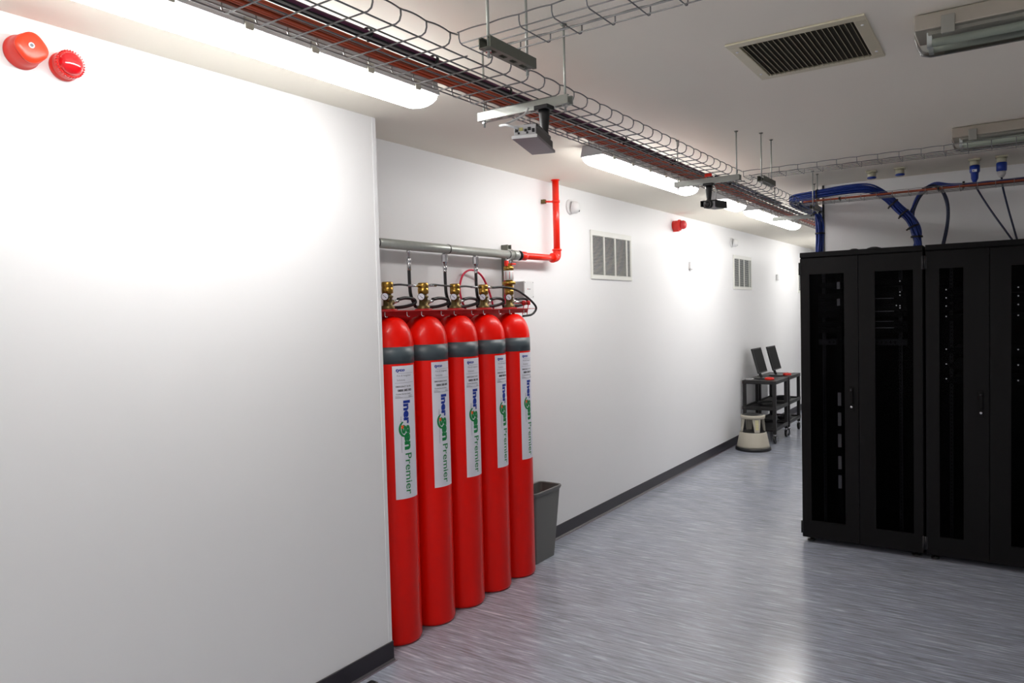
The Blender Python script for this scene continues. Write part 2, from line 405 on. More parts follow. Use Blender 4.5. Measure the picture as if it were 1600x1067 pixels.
# ================================================================== GAS CYLINDERS
CX, CR = -2.757, 0.13
CY = [2.888 + 0.289 * i for i in range(5)]
def arc_patch(a0, a1, z0, z1, r, n=16):
    vs = []; fs = []
    for i in range(n + 1):
        a = a0 + (a1 - a0) * i / n
        vs += [(r * math.cos(a), r * math.sin(a), z0), (r * math.cos(a), r * math.sin(a), z1)]
    for i in range(n): fs.append((2 * i, 2 * i + 2, 2 * i + 3, 2 * i + 1))
    return MB().add(vs, fs, True)
def text_mesh(s, size, bold=0.0, ext=0.0, shear=0.0, spacing=1.0):
    c = bpy.data.curves.new('t', 'FONT'); c.body = s; c.size = size; c.offset = bold; c.shear = shear
    c.space_character = spacing; c.resolution_u = 3; c.align_x = 'LEFT'; c.extrude = ext
    o = bpy.data.objects.new('t', c); S.collection.objects.link(o)
    dg = bpy.context.evaluated_depsgraph_get(); me = bpy.data.meshes.new_from_object(o.evaluated_get(dg))
    bpy.data.objects.remove(o); bpy.data.curves.remove(c)
    return me
def wrap_text(s, width, height, u0, z0, rot=False, bold=0.0, shear=0.0, r=CR + 0.0012, m='blueink'):
    """flat lettering fitted to width x height and wrapped round the cylinder; u is arc length.
    rot: text runs downward, letter tops to the right."""
    me = text_mesh(s, 1.0, bold, shear=shear)
    xs = [v.co.x for v in me.vertices]; ys = [v.co.y for v in me.vertices]
    x0, x1, y0, y1 = min(xs), max(xs), min(ys), max(ys)
    for v in me.vertices:
        a = (v.co.x - x0) / (x1 - x0) * width; b = (v.co.y - y0) / (y1 - y0) * height
        if rot: v.co = Vector((u0 + b, z0 - a, 0))
        else: v.co = Vector((u0 + a, z0 + b, 0))
    bm = bmesh.new(); bm.from_mesh(me)
    us = [v.co.x for v in bm.verts]; k = math.floor(min(us) / 0.008) + 1
    while k * 0.008 < max(us):
        bmesh.ops.bisect_plane(bm, geom=bm.verts[:] + bm.edges[:] + bm.faces[:], plane_co=(k * 0.008, 0, 0), plane_no=(1, 0, 0)); k += 1
    for v in bm.verts:
        a = v.co.x / CR; v.co = Vector((r * math.cos(a), r * math.sin(a), v.co.y))
    bm.to_mesh(me); bm.free()
    me.materials.clear(); me.materials.append(K[m]); return me
# meshes in the cylinder's own frame (origin on the floor at its axis); label starts at angle 0
LW = 0.150
prof = [(0.112, 0.0), (0.124, 0.006), (CR, 0.022), (CR, 1.580)]
for k in range(1, 11):
    a = PI / 2 * k / 10; prof.append((0.036 + (CR - 0.036) * math.cos(a), 1.580 + 0.162 * math.sin(a)))
prof += [(0.034, 1.760), (0.030, 1.79)]
bodyM = MB().lathe(prof, n=64)
lets = []
lets.append(('lettering', wrap_text('tyco', 0.052, 0.021, 0.018, 1.452, bold=0.045, shear=0.25, m='blueink')))
lets.append(('lettering', wrap_text('Fire & Integrated', 0.088, 0.0125, 0.024, 1.428, m='greyink')))
lets.append(('lettering', wrap_text('Solutions', 0.046, 0.010, 0.024, 1.408, m='greyink')))
lets.append(('lettering', wrap_text('EMERGENCY 24 HR', 0.094, 0.0085, 0.016, 1.374, bold=0.01, m='blackink')))
lets.append(('lettering', wrap_text('0800 585 000', 0.088, 0.0125, 0.026, 1.352, bold=0.035, m='blackink')))
lets.append(('lettering', wrap_text('Contact Service Centre', 0.090, 0.007, 0.016, 1.336, bold=0.01, m='blackink')))
lets.append(('lettering', wrap_text('Iner', 0.124, 0.046, 0.054, 1.304, True, bold=0.05, m='blueink')))
lets.append(('lettering', wrap_text('gen', 0.134, 0.054, 0.040, 1.177, True, bold=0.05, m='greenink')))
lets.append(('lettering', wrap_text('Premier', 0.218, 0.042, 0.058, 1.024, True, bold=0.008, m='greenink')))
lets.append(('lettering', wrap_text('FIRE', 0.030, 0.006, 0.036, 1.22, True, m='greyink')))
lets.append(('lettering', wrap_text('EXTINGUISHANT', 0.105, 0.0055, 0.036, 1.135, True, m='greyink')))
def arc_shape(pts, m, r=CR + 0.0013):
    """closed (u, z) outline -> thin patch wrapped on the cylinder"""
    cx = sum(p[0] for p in pts) / len(pts); cz = sum(p[1] for p in pts) / len(pts)
    P = [(cx, cz)] + pts
    vs = [(r * math.cos(u / CR), r * math.sin(u / CR), z) for u, z in P]
    n = len(pts); fs = [(0, 1 + i, 1 + (i + 1) % n) for i in range(n)]
    return MB().add(vs, fs)
# the swooping 'g': ring plus tail (strip), and its little orange flower
def strip_g():
    mb = MB()
    def band(c, r0, r1, a0, a1, n=20, w1=None):
        vs = []; fs = []
        for i in range(n + 1):
            a = a0 + (a1 - a0) * i / n
            for q in (r0, r1):
                if w1 is not None and q == r0: q = r0 + (w1 - r0) * (i / n)
                u = c[0] + q * math.cos(a) * c[2]; z = c[1] + q * math.sin(a)
                vs.append(((CR + 0.0013) * math.cos(u / CR), (CR + 0.0013) * math.sin(u / CR), z))
        for i in range(n): fs.append((2 * i, 2 * i + 2, 2 * i + 3, 2 * i + 1))
        mb.add(vs, fs)
    # crescent sweeping from above the g round its left side and under it
    vs = []; fs = []; n = 24
    for i in range(n + 1):
        q = i / n; a = PI * 0.60 + PI * 1.0 * q; wd = 0.013 * math.sin(PI * min(1, q * 0.9 + 0.08)) ** 0.7
        for rr_ in (0.031 - wd / 2, 0.031 + wd / 2):
            u = 0.060 + rr_ * math.cos(a) * 0.95; z = 1.155 + rr_ * 1.25 * math.sin(a)
            vs.append(((CR + 0.0014) * math.cos(u / CR), (CR + 0.0014) * math.sin(u / CR), z))
    for i in range(n): fs.append((2 * i, 2 * i + 2, 2 * i + 3, 2 * i + 1))
    mb.add(vs, fs)
    return mb
gM = strip_g()
def disc(u, z, r, n=12): return [(u + r * math.cos(2 * PI * i / n), z + r * math.sin(2 * PI * i / n)) for i in range(n)]
flower = MB()
for (du, dz, rr) in ((0, 0, 0.005), (0.005, 0.004, 0.004), (-0.004, 0.005, 0.004), (0.004, -0.005, 0.004), (-0.003, -0.006, 0.004)):
    a = arc_shape(disc(0.045 + du, 1.166 + dz, rr), 'orangeink', CR + 0.0016); flower.add(a.v, a.f)
rules = MB()
for z in (1.447, 1.397, 1.318):
    rules.add(*(lambda q: (q.v, q.f))(arc_patch((0.030 if z > 1.44 else 0.012) / CR, 0.135 / CR, z, z + 0.0012, CR + 0.0012)))
for k, (ua, ub) in enumerate(((0.012, 0.034), (0.012, 0.042), (0.012, 0.052))):
    z = 1.3305 - k * 0.0045
    for (a, b) in ((ua, ub), (0.092, 0.118)):
        q = arc_patch(a / CR, b / CR, z - 0.0015, z - 0.0003, CR + 0.0012, 6); rules.add(q.v, q.f)
LAB0 = [-0.73, -0.61, -0.58, -0.46, -0.51]
ordn = ['tall red gas cylinder partly hidden by the near white wall edge, nearest of five',
        'tall red gas cylinder, second of five from the near white wall edge',
        'tall red gas cylinder standing in the middle of the row of five',
        'tall red gas cylinder, fourth of five, just left of the one by the bin',
        'tall red gas cylinder beside the grey waste bin, carrying the taller brass actuator']
bodyme = None
def mk(mb, name, m):
    me = bpy.data.meshes.new(name); me.from_pydata(mb.v, [], mb.f); me.update()
    for p, k in zip(me.polygons, mb.sm): p.use_smooth = k
    bm = bmesh.new(); bm.from_mesh(me); bmesh.ops.recalc_face_normals(bm, faces=bm.faces); bm.to_mesh(me); bm.free()
    me.materials.append(K[m]); return me
def child(me, name, par, loc=(0, 0, 0), rz=0.0):
    o = bpy.data.objects.new(name, me); S.collection.objects.link(o); o.parent = par; o.location = loc; o.rotation_euler = (0, 0, rz); return o
me_body = mk(bodyM, 'body', 'red')
me_band = mk(MB().lathe([(CR + 0.0008, 0), (CR + 0.0008, 0.088)], (0, 0, 1.498), n=64), 'band', 'band')
me_lab = mk(arc_patch(0, LW / CR, 0.785, 1.487, CR + 0.0006, 20), 'label_sheet', 'label')
me_g = mk(gM, 'lettering', 'greenink'); me_fl = mk(flower, 'emblem', 'orangeink'); me_ru = mk(rules, 'ruled_line', 'greyink')
# valve (own frame, axis vertical, origin at the neck top z = 1.79)
vb = MB().lathe([(0.034, 1.775), (0.036, 1.785), (0.036, 1.80), (0.026, 1.806), (0.024, 1.845), (0.030, 1.85), (0.030, 1.856), (0.020, 1.860), (0.020, 1.868)], n=20)
vb.cyl((0, 0, 1.822), (0, 0.040, 1.822), 0.014, 12).cyl((0, 0, 1.822), (0.030, -0.028, 1.84), 0.008, 10)
me_vb = mk(vb, 'valve', 'brassd')
me_cap = mk(MB().lathe([(0.022, 1.868), (0.030, 1.872), (0.031, 1.90), (0.028, 1.902), (0.031, 1.905), (0.031, 1.928), (0.026, 1.932), (0.012, 1.933)], n=24), 'valve_cap', 'brass')
gd = Vector((0.55, -0.83, 0.0)).normalized()
gb = Vector((0.026, -0.044, 1.852))
me_ga = mk(MB().lathe([(0.016, 0), (0.0205, 0.002), (0.0205, 0.018), (0.018, 0.020)], gb, gd, 24), 'gauge', 'blackp')
me_gf = mk(MB().lathe([(0.0178, 0.0), (0.0172, 0.0015)], gb + gd * 0.0198, gd, 24), 'gauge_face', 'label')
sd = gd.cross(Vector((0, 0, 1)))
nee = MB(); c0 = gb + gd * 0.0222
for (p, q, hw) in (((-0.009, -0.009), (0.010, 0.010), 0.0012),):
    a = c0 + sd * p[0] + Vector((0, 0, p[1])); b = c0 + sd * q[0] + Vector((0, 0, q[1])); nrm = (b - a).normalized().cross(gd) * hw
    nee.add([a - nrm * 1.4, a + nrm * 1.4, b + nrm * 0.5, b - nrm * 0.5], [(0, 1, 2, 3)])
me_ne = mk(nee, 'needle', 'blackink')
for i, cy in enumerate(CY):
    t = thing('gas_cylinder', (CX, cy, 0), ordn[i], 'gas cylinder', 'red gas cylinders in the wall recess')
    child(me_body, 'body', t); child(me_band, 'band', t)
    rz = LAB0[i]
    lb = child(me_lab, 'label_sheet', t, rz=rz)
    for nm, me in lets: child(me, nm, lb)
    child(me_g, 'lettering', lb); child(me_fl, 'emblem', lb); child(me_ru, 'ruled_line', lb)
    vv = child(me_vb, 'valve', t); 
    child(me_cap, 'valve_cap', vv)
    g = child(me_ga, 'gauge', t); child(me_gf, 'gauge_face', g); child(me_ne, 'needle', g)
t5 = t
# taller actuator on the last cylinder
x, y = CX, CY[4]
a = MB().lathe([(0.022, 1.934), (0.045, 1.938), (0.045, 1.956), (0.024, 1.960), (0.024, 1.966)], (x, y, 0), n=24).build('actuator_flange', 'brass', t5)
MB().lathe([(0.030, 1.966), (0.033, 1.968), (0.033, 2.028), (0.030, 2.030)], (x, y, 0), n=24).build('actuator_barrel', 'whitep', t5)
MB().lathe([(0.0335, 0), (0.0335, 0.05)], (x, y, 1.972), n=8).build('actuator_sleeve', 'redd', t5)
MB().lathe([(0.026, 2.030), (0.034, 2.034), (0.034, 2.056), (0.022, 2.060), (0.022, 2.075)], (x, y, 0), n=24).build('actuator_head', 'brass', t5)
MB().box(x - 0.010, x + 0.035, y - 0.006, y + 0.040, 2.068, 2.078).box(x - 0.01, x + 0.01, y - 0.035, y - 0.01, 2.06, 2.095).build('actuator_lever', 'redpipe', t5, 0.002)

# red bracket rail holding the necks
t = thing('cylinder_bracket_rail', (-2.70, 3.45, 1.745), 'long red steel rail holding the necks of the red cylinders', 'bracket')
MB().box(-2.722, -2.717, YC + 0.02, 4.20, 1.748, 1.772).box(-2.82, -2.690, YC + 0.02, 4.20, 1.7722, 1.7775).build('rail', 'redd', t, 0.0008)
MB().box(-2.8895, -2.872, YC + 0.02, 4.19, 1.62, 1.771).build('back_channel', 'redd', t, 0.001)
for i, cy in enumerate(CY):
    for dy in (-0.085, 0.085):
        MB().tube([(-2.700, cy + dy, 1.771), (-2.700, cy + dy, 1.752), (-2.698, cy + dy + 0.004, 1.744), (-2.694, cy + dy + 0.014, 1.744)], 0.0026, 6).build('hook_bolt', 'chrome', t)
    MB().lathe([(0.050, 0), (0.050, 0.007), (0.046, 0.008)], (CX, cy, 1.7778), n=24).build('neck_collar', 'redd', t)
MB().box(-2.705, -2.700, 4.2005, 4.30, 1.773, 1.777).build('rail_tail', 'redd', t)

# ================================================================== MANIFOLD
MX, MZ = -2.80, 2.142
t = thing('manifold_pipe', (MX, 3.4, MZ), 'galvanised steel manifold pipe running above the red gas cylinders', 'pipe')
mp = MB().cyl((MX, YC + 0.02, MZ), (MX, 4.215, MZ), 0.0275, 24).build('pipe', 'galv', t)
for y in (2.86, 3.46, 4.10):
    MB().lathe([(0.0295, 0), (0.0295, 0.006)], (MX, y, MZ), (0, 1, 0), 24).build('joint_ring', 'blackp', t)
MB().lathe([(0.034, 0), (0.034, 0.055), (0.030, 0.06)], (MX, 4.155, MZ), (0, 1, 0), 24).build('end_coupling', 'galv', t)
MB().cyl((MX, 4.21, MZ), (MX, 4.245, MZ), 0.022, 20).build('nipple', 'chrome', t)
DROP = [3.112, 3.43, 3.738, 4.105]
for i, y in enumerate(DROP):
    if i == 0:
        MB().lathe([(0.012, 0), (0.012, 0.012), (0.008, 0.014), (0.008, 0.045)], (MX, y, MZ - 0.026), (0, 0, -1), 8).build('adapter', 'chrome', t)
    else:
        MB().lathe([(0.014, 0), (0.019, 0.008), (0.019, 0.052), (0.013, 0.062), (0.010, 0.075)], (MX, y, MZ - 0.026), (0, 0, -1), 8, smooth=False).build('adapter', 'chrome', t)
# strut behind the manifold
t = thing('wall_strut', (-2.86, 4.19, 1.87), 'short vertical galvanised strut channel behind the manifold pipe end', 'bracket')
MB().prism([(-2.889, 4.155), (-2.835, 4.155), (-2.835, 4.163), (-2.881, 4.163), (-2.881, 4.192), (-2.835, 4.192), (-2.835, 4.20), (-2.889, 4.20)], 'z', 1.84, 2.215).build('channel', 'galvd', t)
MB().box(-2.8345, -2.829, 4.15, 4.205, 2.10, 2.125).box(-2.8345, -2.829, 4.15, 4.205, 2.17, 2.185).build('clamp', 'galv', t)

# red discharge pipe
t = thing('red_pipe', (MX, 4.755, 2.15), 'orange-red painted pipe turning up the wall to the ceiling', 'pipe')
MB().tube([(MX, 4.25, MZ), (MX, 4.60, MZ + 0.004), (MX, 4.725, MZ + 0.006)], 0.0235, 20, False).build('horizontal_pipe', 'redpipe', t)
MB().lathe([(0.031, 0), (0.031, 0.07), (0.028, 0.075)], (MX, 4.245, MZ), (0, 1, 0), 24).build('coupling', 'redpipe', t)
MB().lathe([(0.034, 0), (0.034, 0.012)], (MX, 4.236, MZ), (0, 1, 0), 24).build('gasket', 'blackp', t)
MB().cyl((MX, 4.755, MZ + 0.03), (MX, 4.755, H - 0.001), 0.0245, 24).build('vertical_pipe', 'redpipe', t)
el = MB().tube([(MX, 4.69, MZ + 0.006), (MX, 4.733, MZ + 0.008), (MX, 4.753, MZ + 0.028), (MX, 4.755, MZ + 0.07)], 0.031, 20, True, 6)
el.lathe([(0.036, 0), (0.036, 0.014)], (MX, 4.685, MZ + 0.006), (0, 1, 0), 24).lathe([(0.036, 0), (0.036, 0.014)], (MX, 4.755, MZ + 0.06), (0, 0, 1), 24)
el.build('elbow', 'redpipe', t)
MB().lathe([(0.033, 0), (0.033, 0.006)], (MX, 4.755, H - 0.0065), (0, 0, 1), 24).build('ceiling_collar', 'redpipe', t)
cl = MB().lathe([(0.029, 0), (0.029, 0.018)], (MX, 4.755, 2.56), (0, 0, 1), 24).cyl((MX - 0.02, 4.74, 2.569), (-2.86, 4.70, 2.569), 0.007, 8)
cl.build('pipe_clamp', 'redpipe', t)
MB().box(-2.889, -2.855, 4.685, 4.712, 2.555, 2.585).build('clamp_foot', 'brassd', t, 0.003)

# ================================================================== HOSES
def hose(i):
    """from the manifold drop down behind the next valve, looping round to the outlet on its right"""
    y0 = DROP[i]; cy = CY[i + 1]
    lab = ['black discharge hose hanging from the manifold to the second cylinder valve',
           'black discharge hose hanging from the manifold to the third cylinder valve',
           'black discharge hose hanging from the manifold to the fourth cylinder valve',
           'black discharge hose dropping beside the tall brass actuator of the last cylinder'][i]
    t = thing('discharge_hose', (MX, y0, 1.98), lab, 'hose', 'hoses between manifold and cylinders')
    ztop = MZ - 0.026 - (0.045 if i == 0 else 0.075)
    pts = [(MX, y0, 2.005), (MX, y0 + 0.001, 1.93), (MX, y0 + 0.008, 1.865), (MX, y0 + 0.035, 1.815), (MX - 0.01, cy + 0.0, 1.797), (MX, cy + 0.07, 1.794), (MX + 0.02, cy + 0.15, 1.798), (MX + 0.05, cy + 0.205, 1.815),
           (MX + 0.05, cy + 0.20, 1.838), (MX + 0.045, cy + 0.14, 1.846), (CX, cy + 0.078, 1.838)]
    MB().tube(pts, 0.0095, 10, True, 6).build('hose', 'rubber', t)
    MB().lathe([(0.010, 0), (0.013, 0.004), (0.013, 0.02), (0.0095, 0.024), (0.0115, 0.028), (0.0115, ztop - 2.003)], (MX, y0, ztop), (0, 0, -1), 12).build('fitting', 'chrome', t)
    MB().cyl((CX, cy + 0.040, 1.823), (CX, cy + 0.078, 1.832), 0.0105, 12).build('end_fitting', 'chrome', t)
for i in range(4): hose(i)
t = thing('discharge_hose', (MX, 2.80, 1.82), 'black discharge hose looping right of the first cylinder valve by the wall edge', 'hose', 'hoses between manifold and cylinders')
cy = CY[0]
MB().tube([(MX, 2.83, MZ - 0.1), (MX, 2.82, 1.90), (MX, 2.84, 1.83), (MX - 0.01, cy + 0.0, 1.797), (MX, cy + 0.07, 1.794), (MX + 0.02, cy + 0.15, 1.798), (MX + 0.05, cy + 0.205, 1.815), (MX + 0.05, cy + 0.20, 1.838), (MX + 0.045, cy + 0.14, 1.846), (CX, cy + 0.078, 1.838)], 0.0095, 10).build('hose', 'rubber', t)
MB().cyl((CX, cy + 0.040, 1.823), (CX, cy + 0.078, 1.832), 0.0105, 12).build('end_fitting', 'chrome', t)
MB().cyl((MX, 2.83, MZ - 0.026), (MX, 2.83, MZ - 0.1), 0.0115, 12).build('fitting', 'chrome', t)
# pilot hoses cap to cap
pl = ['first to second', 'second to third', 'third to fourth', 'fourth to fifth']
for i in range(3):
    y0, y1 = CY[i] + 0.032, CY[i + 1] - 0.032; z = 1.915 + (0.004 if i % 2 else 0)
    t = thing('pilot_hose', (CX, (y0 + y1) / 2, z), 'thin black pilot hose from the %s brass valve cap' % pl[i], 'hose', 'thin hoses linking the valve caps')
    MB().tube([(CX, y0, z), (CX + 0.005, (y0 * 3 + y1) / 4, z + 0.004), (CX + 0.005, (y0 + y1) / 2, z + 0.002), (CX, y1, z - 0.002)], 0.0055, 8).build('hose', 'rubber', t)
    for (a, b) in ([(y1 - 0.10, y1 + 0.002)] if i != 1 else [(y0 - 0.002, y0 + 0.08)]) + ([(y1 - 0.08, y1 + 0.002)] if i == 2 else []):
        MB().cyl((CX + 0.002, a, z), (CX + 0.002, b, z), 0.0075, 10).build('fitting', 'chrome', t)
t = thing('pilot_hose', (CX, CY[3] + 0.2, 1.9), 'thin black hose arching past the last cylinder and looping back under it', 'hose', 'thin hoses linking the valve caps')
y = CY[3]
MB().tube([(CX, y + 0.03, 1.915), (CX, y + 0.10, 1.915), (CX + 0.02, y + 0.20, 1.918), (CX + 0.06, y + 0.28, 1.90), (CX + 0.07, y + 0.38, 1.86), (CX + 0.07, y + 0.47, 1.815), (CX + 0.07, y + 0.51, 1.775), (CX + 0.06, y + 0.47, 1.735), (CX + 0.03, y + 0.40, 1.725)], 0.0075, 8).build('hose', 'rubber', t)
MB().cyl((CX + 0.001, y + 0.028, 1.916), (CX + 0.001, y + 0.085, 1.916), 0.0085, 10).build('fitting', 'chrome', t)
t = thing('pressure_switch', (CX, CY[4] + 0.1, 1.81), 'red and silver fitting right of the last cylinder valve', 'valve')
MB().cyl((CX, CY[4] + 0.042, 1.822), (CX + 0.02, CY[4] + 0.12, 1.815), 0.010, 12).build('body', 'chrome', t)
for dy in (0.13, 0.185):
    MB().lathe([(0.010, 0), (0.015, 0.004), (0.015, 0.026), (0.010, 0.03)], (CX + 0.03, CY[4] + dy, 1.80), (0, 0, 1), 16).build('plug', 'redd', t)
    MB().tube([(CX + 0.03, CY[4] + dy, 1.80), (CX + 0.03, CY[4] + dy - 0.01, 1.77), (CX + 0.03, CY[4] + dy - 0.02, 1.735)], 0.003, 6).build('lead', 'pink', t)
MB().cyl((CX + 0.02, CY[4] + 0.115, 1.815), (CX + 0.03, CY[4] + 0.20, 1.812), 0.006, 8).build('crossbar', 'brassd', t)

# crimson looping cable behind the fourth cylinder
lc = MB().tube([(-2.86, 3.70, 1.78), (-2.86, 3.66, 1.84), (-2.86, 3.645, 1.92), (-2.855, 3.68, 2.0), (-2.85, 3.76, 2.03), (-2.85, 3.86, 2.0), (-2.85, 3.93, 1.92), (-2.85, 3.97, 1.84), (-2.85, 3.99, 1.78)], 0.0065, 8)
tag(lc.build('crimson_cable', 'pink'), 'crimson red cable arching against the wall above the fourth cylinder', 'cable')
l2 = MB().tube([(-2.82, 4.085, 2.0), (-2.82, 4.088, 1.92), (-2.82, 4.08, 1.80)], 0.0065, 8)
tag(l2.build('crimson_cable', 'pink'), 'crimson red cable dropping straight down beside the tall brass actuator', 'cable')

# junction box on the wall
t = thing('junction_box', (-2.845, 4.36, 1.85), 'small square white junction box on the wall by the last cylinder', 'box')
MB().box(-2.889, -2.812, 4.30, 4.418, 1.852, 1.968).build('body', 'lightgp', t, 0.003)
cv = MB().box(-2.811, -2.800, 4.298, 4.420, 1.850, 1.970).build('cover', 'whitep', t, 0.003)
for yy in (4.308, 4.410):
    for zz in (1.86, 1.96): MB().lathe([(0.003, 0), (0.003, 0.001)], (-2.7999, yy, zz), (1, 0, 0), 8).build('screw', 'darkmet', cv)
MB().lathe([(0.004, 0), (0.004, 0.0008)], (-2.7999, 4.34, 1.913), (1, 0, 0), 12).build('mark', 'redd', cv)
MB().box(-2.7999, -2.7992, 4.348, 4.375, 1.910, 1.915).build('mark', 'greyink', cv)

# ================================================================== ALARMS, DETECTORS
t = thing('fire_sounder', (XF, 1.097, 2.61), 'orange-red round wall sounder with scalloped cover at far upper left', 'alarm')
MB().lathe([(0.053, 0), (0.053, 0.006), (0.050, 0.010), (0.048, 0.03), (0.046, 0.062), (0.043, 0.066)], (XF, 1.097, 2.615), (1, 0, 0), 48).build('base', 'redalarm', t)
def scal(a, j): return 1 + 0.045 * math.cos(4 * a + 0.5)
cv = MB().lathe([(0.040, 0), (0.0455, 0.002), (0.0465, 0.007), (0.044, 0.011), (0.030, 0.014), (0.008, 0.0155)], (XF + 0.066, 1.097, 2.615), (1, 0, 0), 64, True, scal).build('cover', 'orangered', t)
MB().lathe([(0.009, 0), (0.009, 0.001), (0.007, 0.0012)], (XF + 0.0815, 1.093, 2.619), (1, 0, 0), 20).build('emblem', 'label', cv)
MB().lathe([(0.005, 0), (0.005, 0.0008)], (XF + 0.0829, 1.093, 2.619), (1, 0, 0), 16).build('emblem_centre', 'greyink', cv)
def beacon(y, z, label, s=1.0):
    t = thing('fire_beacon', (XF if y < 3 else XB, y, z), label, 'alarm')
    X = XF if y < 3 else XB
    MB().lathe([(0.046 * s, 0), (0.046 * s, 0.012), (0.043 * s, 0.014), (0.043 * s, 0.020), (0.045 * s, 0.022), (0.044 * s, 0.045), (0.040 * s, 0.050)], (X, y, z), (1, 0, 0), 48).build('base', 'redalarm', t)
    for k in range(32):
        a = 2 * PI * k / 32; c = Vector((X + 0.047, y + 0.0435 * s * math.cos(a), z + 0.0435 * s * math.sin(a)))
        rm = Matrix.Translation(c) @ Matrix.Rotation(a, 4, 'X')
        MB().box(-0.006, 0.005, -0.003, 0.0016, -0.0018, 0.0018, rm).build('rib', 'redalarm2', t)
    MB().lathe([(0.038 * s, 0.048), (0.0375 * s, 0.056), (0.034 * s, 0.064), (0.026 * s, 0.071), (0.014 * s, 0.0755), (0.004 * s, 0.077)], (X, y, z), (1, 0, 0), 48).build('lens', 'redalarm2', t)
beacon(1.222, 2.602, 'deep red round beacon with ribbed rim, right of the sounder')
t = thing('fire_sounder', (XB, 7.30, 2.61), 'small red sounder beacon high on the far wall beyond the first grille', 'alarm')
MB().lathe([(0.050, 0), (0.050, 0.05), (0.046, 0.055), (0.058, 0.06), (0.058, 0.075), (0.045, 0.085)], (XB, 7.30, 2.61), (1, 0, 0), 24).build('base', 'redalarm', t)
MB().lathe([(0.045, 0.085), (0.046, 0.11), (0.036, 0.13), (0.012, 0.14)], (XB, 7.30, 2.61), (1, 0, 0), 24).build('lens', 'redalarm2', t)
MB().box(XB, XB + 0.06, 7.285, 7.315, 2.545, 2.57).build('tab', 'redalarm', t, 0.003)

def detector(y, z, label):
    t = thing('wall_detector', (XB, y, z), label, 'detector', 'round white wall detectors')
    MB().lathe([(0.060, 0), (0.058, 0.012), (0.050, 0.018)], (XB, y, z), (1, 0, 0), 32).build('base', 'whitep', t)
    d = Vector((0.82, 0.35, -0.15)).normalized()
    b = MB().lathe([(0.046, 0), (0.050, 0.02), (0.046, 0.045), (0.034, 0.060), (0.012, 0.068)], (XB + 0.015, y + 0.004, z), d, 32).build('head', 'whitep', t)
    for (u, v) in ((0.5, 0.35), (0.55, -0.45)):
        q = d.cross(Vector((0, 0, 1))).normalized(); p = Vector((XB + 0.015, y + 0.004, z)) + d * 0.058 - q * (-0.02 * u * 0) + Vector((0, 0, v * 0.045)) + q * -0.018
        MB().lathe([(0.008, 0), (0.008, 0.006)], p, d, 12).build('lens', 'blackp', b)
detector(5.12, 2.575, 'round white detector on the wall right of the red vertical pipe')
detector(9.22, 2.557, 'round white detector on the wall above the second grille')
def sensor(y, z, label):
    t = thing('wall_sensor', (XB, y, z), label, 'sensor', 'small white wall sensors')
    MB().box(XB, XB + 0.028, y - 0.035, y + 0.035, z - 0.04, z + 0.04).build('body', 'whitep', t, 0.005)
    MB().box(XB + 0.004, XB + 0.03, y - 0.03, y + 0.03, z - 0.046, z - 0.041).build('foot', 'lightgp', t)
sensor(7.75, 2.215, 'tiny white box sensor on the wall between the two grilles')
sensor(11.35, 2.18, 'tiny white box sensor on the wall beyond the second grille')

# ================================================================== CABLE TRAYS
WR = 0.0024
def tray_y(name, label, x0, x1, z, y0, y1, gap=None, hgt=0.033, ph=0.027):
    t = thing(name, ((x0 + x1) / 2, (y0 + y1) / 2, z), label, 'cable tray')
    rc = 0.018
    ys = []; y = math.ceil((y0 - ph) / 0.1) * 0.1 + ph
    while y < y1: ys.append(y); y += 0.1
    def prof(left=True, right=True):
        P = []
        if left: P += [(x0, z + hgt), (x0, z + rc)]
        P += [(x0 + rc * 0.3, z + rc * 0.3)] if left else []
        P += [(x0 + rc, z), (x1 - rc, z)]
        if right: P += [(x1 - rc * 0.3, z + rc * 0.3), (x1, z + rc), (x1, z + hgt)]
        return P
    cache = {}
    for y in ys:
        rt = not (gap and any(a < y < b for a, b in gap))
        if rt not in cache:
            m = MB().tube([(a, 0, c) for a, c in prof(True, rt)], WR, 6, False)
            cache[rt] = mk(m, 'cross_wire', 'wire')
        o = bpy.data.objects.new('cross_wire', cache[rt]); S.collection.objects.link(o); o.parent = t
        o.location = (-(x0 + x1) / 2, y - (y0 + y1) / 2, -z)
    n = 5
    lx = [x0 + 0.012] + [x0 + 0.118, x0 + 0.168, x0 + 0.222, x0 + 0.277]
    for xx in lx:
        MB().tube([(xx, y0, z + 0.0045), (xx, y1, z + 0.0045)], WR, 6, False).build('long_wire', 'wire', t)
    MB().tube([(x0 + 0.004, y0, z + 0.02), (x0 + 0.004, y1, z + 0.02)], WR, 6, False).build('long_wire', 'wire', t)
    # scalloped top wires
    for xx, side in ((x0, 0), (x1, 1)):
        segs = [(y0, y1)]
        if side and gap:
            segs = []; c = y0
            for a, b in gap: segs.append((c, a)); c = b
            segs.append((c, y1))
        for a, b in segs:
            P = []; k = int((b - a) / 0.0125)
            for i in range(k + 1):
                y = a + (b - a) * i / k
                P.append((xx, y, z + hgt + 0.005 * abs(math.sin(PI * (y - ph) / 0.1)) ** 0.8))
            MB().tube(P, WR, 6, False).build('rim_wire', 'wire', t)
    return t
tray_y('cable_tray', 'long wire basket cable tray running away beside the lit ceiling lights', -1.60, -1.285, 2.497, -2.6, 8.6, gap=[(1.66, 1.80), (4.31, 4.46), (5.74, 6.06)])
